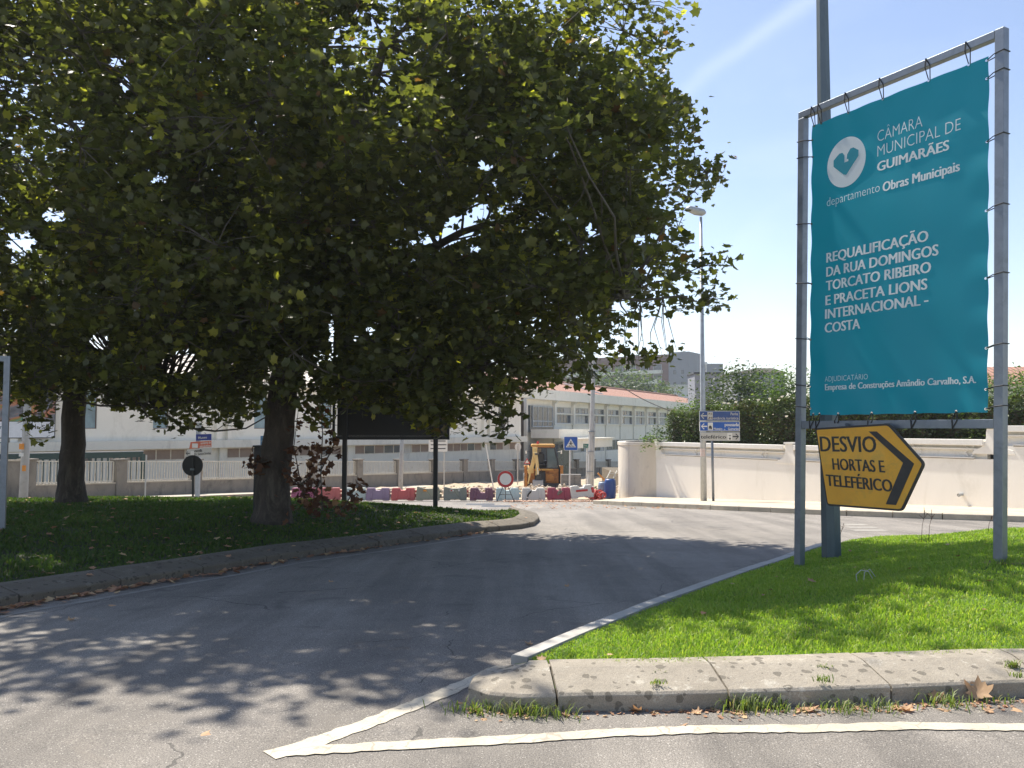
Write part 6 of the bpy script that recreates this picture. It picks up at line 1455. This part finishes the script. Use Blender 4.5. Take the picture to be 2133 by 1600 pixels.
# grass fringe leaning over the kerb's inner edge
def tuft(p, n, h, rng, spread=.05):
    p = np.array(p); X = p[0] + rng.normal(0, spread, n); Y = p[1] + rng.normal(0, spread * .7, n); Z = np.full(n, p[2]); hh = rng.uniform(.5, 1, n) * h; a = rng.uniform(0, 6.283, n); ww = .006
    lx, ly = np.cos(a) * hh * .7, np.sin(a) * hh * .7; dx, dy = -np.sin(a) * ww / 2, np.cos(a) * ww / 2
    V = np.stack([np.stack([X - dx, Y - dy, Z], -1), np.stack([X + dx, Y + dy, Z], -1), np.stack([X + lx * .5 + dx, Y + ly * .5 + dy, Z + hh * .65], -1), np.stack([X + lx * .5 - dx, Y + ly * .5 - dy, Z + hh * .65], -1), np.stack([X + lx, Y + ly, Z + hh * .8], -1)], 1).reshape(-1, 3)
    F = (np.array([(0, 1, 2), (0, 2, 3), (3, 2, 4)])[None] + (np.arange(n) * 5)[:, None, None]).reshape(-1, 3)
    t = np.repeat(np.stack([rng.uniform(.2, 1, n), rng.uniform(0, .5, n), (rng.uniform(0, 1, n) < .1) * .8], -1), 5, 0)
    return V, F, t
rng = np.random.default_rng(12)
TU = [(1000, 1484, .10, 60, 'left of the nose joint'), (1090, 1490, .12, 90, 'at the first joint of the near kerb'), (1150, 1492, .10, 60, 'just right of the first kerb joint'), (960, 1482, .07, 30, 'left of the rounded kerb nose'),
      (1545, 1478, .13, 110, 'tallest one against the kerb foot'), (1590, 1474, .11, 80, 'between two brown leaves at the kerb foot'), (1640, 1482, .08, 50, 'low one under the third joint'), (1750, 1482, .09, 70, 'right of the third joint'),
      (1840, 1478, .08, 60, 'left of the big pale leaf'), (1980, 1470, .10, 80, 'below the big tan leaf'), (2080, 1462, .06, 30, 'near the right edge on the gutter')]
for i, (u, v, h, n, w) in enumerate(TU):
    p = G(u, v); V, F, t = tuft((0, 0, 0), n, h, rng, .07); o = link_mesh('weed_tuft', fast_mesh('weed_tuft', V, F, t), M['weed']); o.location = p; set_tag(o, 'small green grass tuft ' + w, 'weed', 'grass tufts along the kerb foot')
for i, (u, v, h, n, w) in enumerate([(1368, 1408, .05, 40, 'second'), (1368, 1425, .04, 25, 'second, lower'), (1712, 1398, .06, 50, 'third'), (1716, 1420, .05, 30, 'third, lower'), (2108, 1392, .07, 60, 'fourth'), (2120, 1410, .05, 30, 'fourth, lower')]):
    p = G(u, v, .13); V, F, t = tuft((0, 0, 0), n, h, rng, .022); o = link_mesh('weed_tuft', fast_mesh('weed_tuft', V, F, t), M['weed']); o.location = p; set_tag(o, 'weed growing out of the %s visible kerb joint' % w, 'weed', 'weeds in the kerb joints')
# gutter dirt
def blob(name, pts, mat, dz): return struct(MB().add([(p[0], p[1], f(p[1]) + dz) for p in pts], [tuple(range(len(pts)))]).build(name, mat))
# fallen leaves: large ones individually
def big_leaf(seed, curl):
    rng = np.random.default_rng(seed); o = [(0, -.62), (.03, -.5), (.22, -.36), (.5, -.36), (.36, -.18), (.5, .05), (.56, .2), (.33, .14), (.22, .3), (.13, .26), (0, .58), (-.13, .26), (-.22, .3), (-.33, .14), (-.56, .2), (-.5, .05), (-.36, -.18), (-.5, -.36), (-.22, -.36), (-.03, -.5)]
    V = [(0, -.12, 0)] + [(x * .45, y * .45 - .06, 0) for x, y in o] + [(x + rng.normal(0, .02), y + rng.normal(0, .02), 0) for x, y in o]; n = len(o); V = np.array(V)
    V[:, 2] = curl * (V[:, 0] ** 2 * 1.1 + V[:, 1] ** 2 * .5) + .07 * np.sin(V[:, 0] * 9 + seed) * np.hypot(V[:, 0], V[:, 1])
    F = [(0, 1 + i, 1 + (i + 1) % n) for i in range(n)]; G2 = [(1 + i, 1 + n + i, 1 + n + (i + 1) % n, 1 + (i + 1) % n) for i in range(n)]
    F += [(a, b_, c) for a, b_, c, d in G2] + [(a, c, d) for a, b_, c, d in G2]
    me = fast_mesh('fallen_leaf', V, np.array(F), np.tile((rng.uniform(), rng.uniform() * .6, 0), (len(V), 1)), smooth=True); me.materials.append(M['leaf_fallen']); return me
LM = [big_leaf(s, c) for s, c in ((1, .6), (2, -.5), (3, .9), (4, .3), (5, -.8), (6, 1.1))]
FL = [(1128, 1374, .10, .17, 'on the pale edging at the lawn corner'), (427, 1530, .10, 0, 'lone one on the sunlit road at lower left'), (1100, 1343, .10, 0, 'on the shaded road left of the edging'), (985, 1478, .12, 0, 'pale one at the kerb nose'), (960, 1465, .08, 0, 'small one just left of the kerb nose'),
      (1325, 1483, .13, 0, 'folded one at the kerb foot below the second joint'), (1180, 1492, .08, 0, 'small curled one at the kerb foot near the first joint'), (1545, 1468, .18, 0, 'dark brown one leaning on the kerb'), (1600, 1460, .16, 0, 'upright one against the kerb left of the third joint'),
      (1685, 1480, .16, 0, 'orange pair, left, below the third joint'), (1705, 1474, .13, 0, 'orange pair, right, below the third joint'), (1760, 1463, .12, 0, 'tucked under the kerb right of the third joint'), (1818, 1458, .20, 0, 'large rusty one upright against the kerb'),
      (1875, 1478, .14, 0, 'between the large rusty and the large tan leaves'), (1892, 1482, .12, 0, 'flat one on the gutter left of the tan leaf'), (1950, 1462, .13, 0, 'small pale upright one by the kerb'), (1968, 1480, .12, 0, 'crumpled one below the tan leaf'), (2038, 1458, .22, 0, 'largest, pale tan one by the kerb near the right edge'),
      (2060, 1484, .10, 0, 'flat small one below the largest leaf'), (2120, 1480, .11, 0, 'one at the right edge of the gutter'), (1450, 1486, .09, 0, 'brown bit on the gutter below the middle kerb stone'), (1425, 1512, .07, 0, 'tiny one just above the lower white line'), (1010, 1500, .07, 0, 'fragment beneath the kerb nose'),
      (150, 1293, .11, 0, 'one on the shaded road at far left'), (690, 1213, .10, 0, 'small one on the shaded road below the left kerb'), (235, 1262, .12, 0, 'one beside the left kerb'), (1180, 1222, .09, 0, 'one in the middle of the shaded road'), (1690, 1192, .14, 0, 'one on the lawn by the left banner post')]
for i, (u, v, s, dz, w) in enumerate(FL):
    p = G(u, v, dz)
    if u == 1690: p = P(1690, 1225, 8.2); p.z = float(isl_n_z(np.array(p.x), np.array(p.y))) + .03
    o = bpy.data.objects.new('fallen_leaf', LM[i % 6]); COL.objects.link(o); s *= .66; o.scale = (s, s, s)
    up = ('upright' in w or 'leaning' in w or 'tan one by' in w)
    o.rotation_euler = (R(55) if up else random.uniform(-.25, .3), random.uniform(-.2, .2), random.uniform(-.5, .5) if up else random.uniform(0, 6.28)); o.location = p + Vector((0, 0, s * (.42 if up else .10)))
    set_tag(o, 'dry fallen leaf, ' + w, 'leaf', 'dry leaves on the ground')
def litter(name, fn, n, smin, smax, seed, label, mat='leaf_fallen'):
    rng = np.random.default_rng(seed); pos = []
    while len(pos) < n:
        p = fn(rng)
        if p is not None: pos.append(p)
    V, F, k, _ = leaves_arrays(np.array(pos), rng.uniform(smin, smax, n), .28, rng)
    o = link_mesh(name, fast_mesh(name, V, F, tints(n, k, rng, .25)), M[mat]); set_tag(o, label, 'leaves', kind='stuff')
def fn1(r):
    x, y = r.uniform(-13, .5), r.uniform(6, 22)
    if not in_poly(x, y, ISL_L) or r.uniform() > .25 + .75 * math.exp(-((x + 3.2) ** 2 + (y - 12.8) ** 2) / 7): return None
    return (x, y, float(isl_l_z(np.array(x), np.array(y))) + .035)
litter('leaf_litter', fn1, 330, .04, .11, 51, 'fallen brown leaves strewn over the shaded lawn')
def fn2(r):
    t = r.uniform(0, len(lk) - 1.01); i = int(t); a, b_ = lk[i], lk[i + 1]; x = a[0] + (b_[0] - a[0]) * (t - i) + abs(r.normal(0, .13)) * .85; y = a[1] + (b_[1] - a[1]) * (t - i) - abs(r.normal(0, .13)) * .5; return (x, y, f(y) + .02)
litter('leaf_litter', fn2, 330, .04, .12, 52, 'brown leaves gathered along the foot of the left kerb')
def fn3(r): u = r.uniform(980, 2150); v = 1478 - max(0, u - 1500) * .03 + abs(r.normal(0, 9)); p = G(u, v); return (p.x, p.y, p.z + .006)
litter('leaf_litter', fn3, 420, .008, .035, 53, 'small leaf crumbs in the gutter under the near kerb')
def fn4(r):
    p = G(r.uniform(1060, 1500), r.uniform(1046, 1062)); return (p.x, p.y, p.z + .02)
litter('leaf_litter', fn4, 260, .05, .11, 54, 'scattered leaves on the far kerb and road edge')
def fn5(r):
    x, y = r.uniform(.3, 6), r.uniform(5.2, 12)
    if poly_dist(np.array(x), np.array(y), ISL_N) < .3: return None
    return (x, y, float(isl_n_z(np.array(x), np.array(y))) + .045)
litter('leaf_litter', fn5, 26, .03, .06, 55, 'a few tiny leaves lying on the sunny lawn')
# dandelion stalks and seed heads on the lawn
rng = np.random.default_rng(15)
for i, (x, y, h) in enumerate([(4.55, 11.6, .35), (5.6, 11.4, .42), (5.75, 11.5, .38), (6.4, 11.2, .24), (6.9, 11.0, .28), (7.6, 11.0, .22)]):
    z = float(isl_n_z(np.array(x), np.array(y))); mb = MB().tube([(0, 0, 0), (.02, 0, h * .6), (.06, 0, h)], [.004, .003, .002], 4)
    for k in range(4): mb.tube([(.05, 0, h * (.8 + .06 * k)), (.05 + rng.normal(0, .07), rng.normal(0, .03), h * (.95 + .08 * k))], .0035, 3)
    o = mb.build('grass_stalk', M['leaf_dry']); o.location = (x, y, z); set_tag(o, 'thin dry seeding grass stalk at the back edge of the sunny lawn', 'weed', 'seeding stalks on the verge')
p = P(1803, 1205, 7.9); zz = float(isl_n_z(np.array(p.x), np.array(7.9)))
mb = MB().tube([(-.08, 0, .0), (-.09, 0, .07), (-.04, 0, .115), (.03, 0, .10), (.07, 0, .03)], .0045, 5).tube([(-.02, 0, .0), (0, .02, .09), (.05, .02, .12), (.1, .02, .05)], .004, 5)
o = mb.build('dead_grass', M['sign_grey']); o.location = (p.x, 7.9, zz); set_tag(o, 'pale bent dry grass stem standing out of the lawn', 'weed')
# bare soil round the right banner post
q = BL0 + BH * 2.27
so = MB().add([(q.x + .28 * math.cos(a) * (1 + .2 * math.sin(3 * a)) + .08, q.y + .17 * math.sin(a), float(isl_n_z(np.array(q.x + .28 * math.cos(a)), np.array(q.y + .17 * math.sin(a)))) + .022) for a in np.linspace(0, 6.283, 21)[:-1]], [tuple(range(20))]).build('bare_soil', pm('dry_soil', (.30, .22, .14), (.22, .16, .10), 12, .95, .5, 60)); struct(so)

# ================================================================ HAZE
hz = MB().box(-300, 320, -20, 700, -6, 48).build('haze', None)
m = bpy.data.materials.new('haze'); m.use_nodes = True; nt = m.node_tree
for n_x in list(nt.nodes):
    if n_x.type == 'BSDF_PRINCIPLED': nt.nodes.remove(n_x)
pv = nt.nodes.new('ShaderNodeVolumePrincipled'); pv.inputs['Density'].default_value = 0.00045; pv.inputs['Color'].default_value = (.86, .92, 1, 1); pv.inputs['Anisotropy'].default_value = .3
nt.links.new(pv.outputs[0], nt.nodes['Material Output'].inputs['Volume']); hz.data.materials.append(m); hz['kind'] = 'stuff'
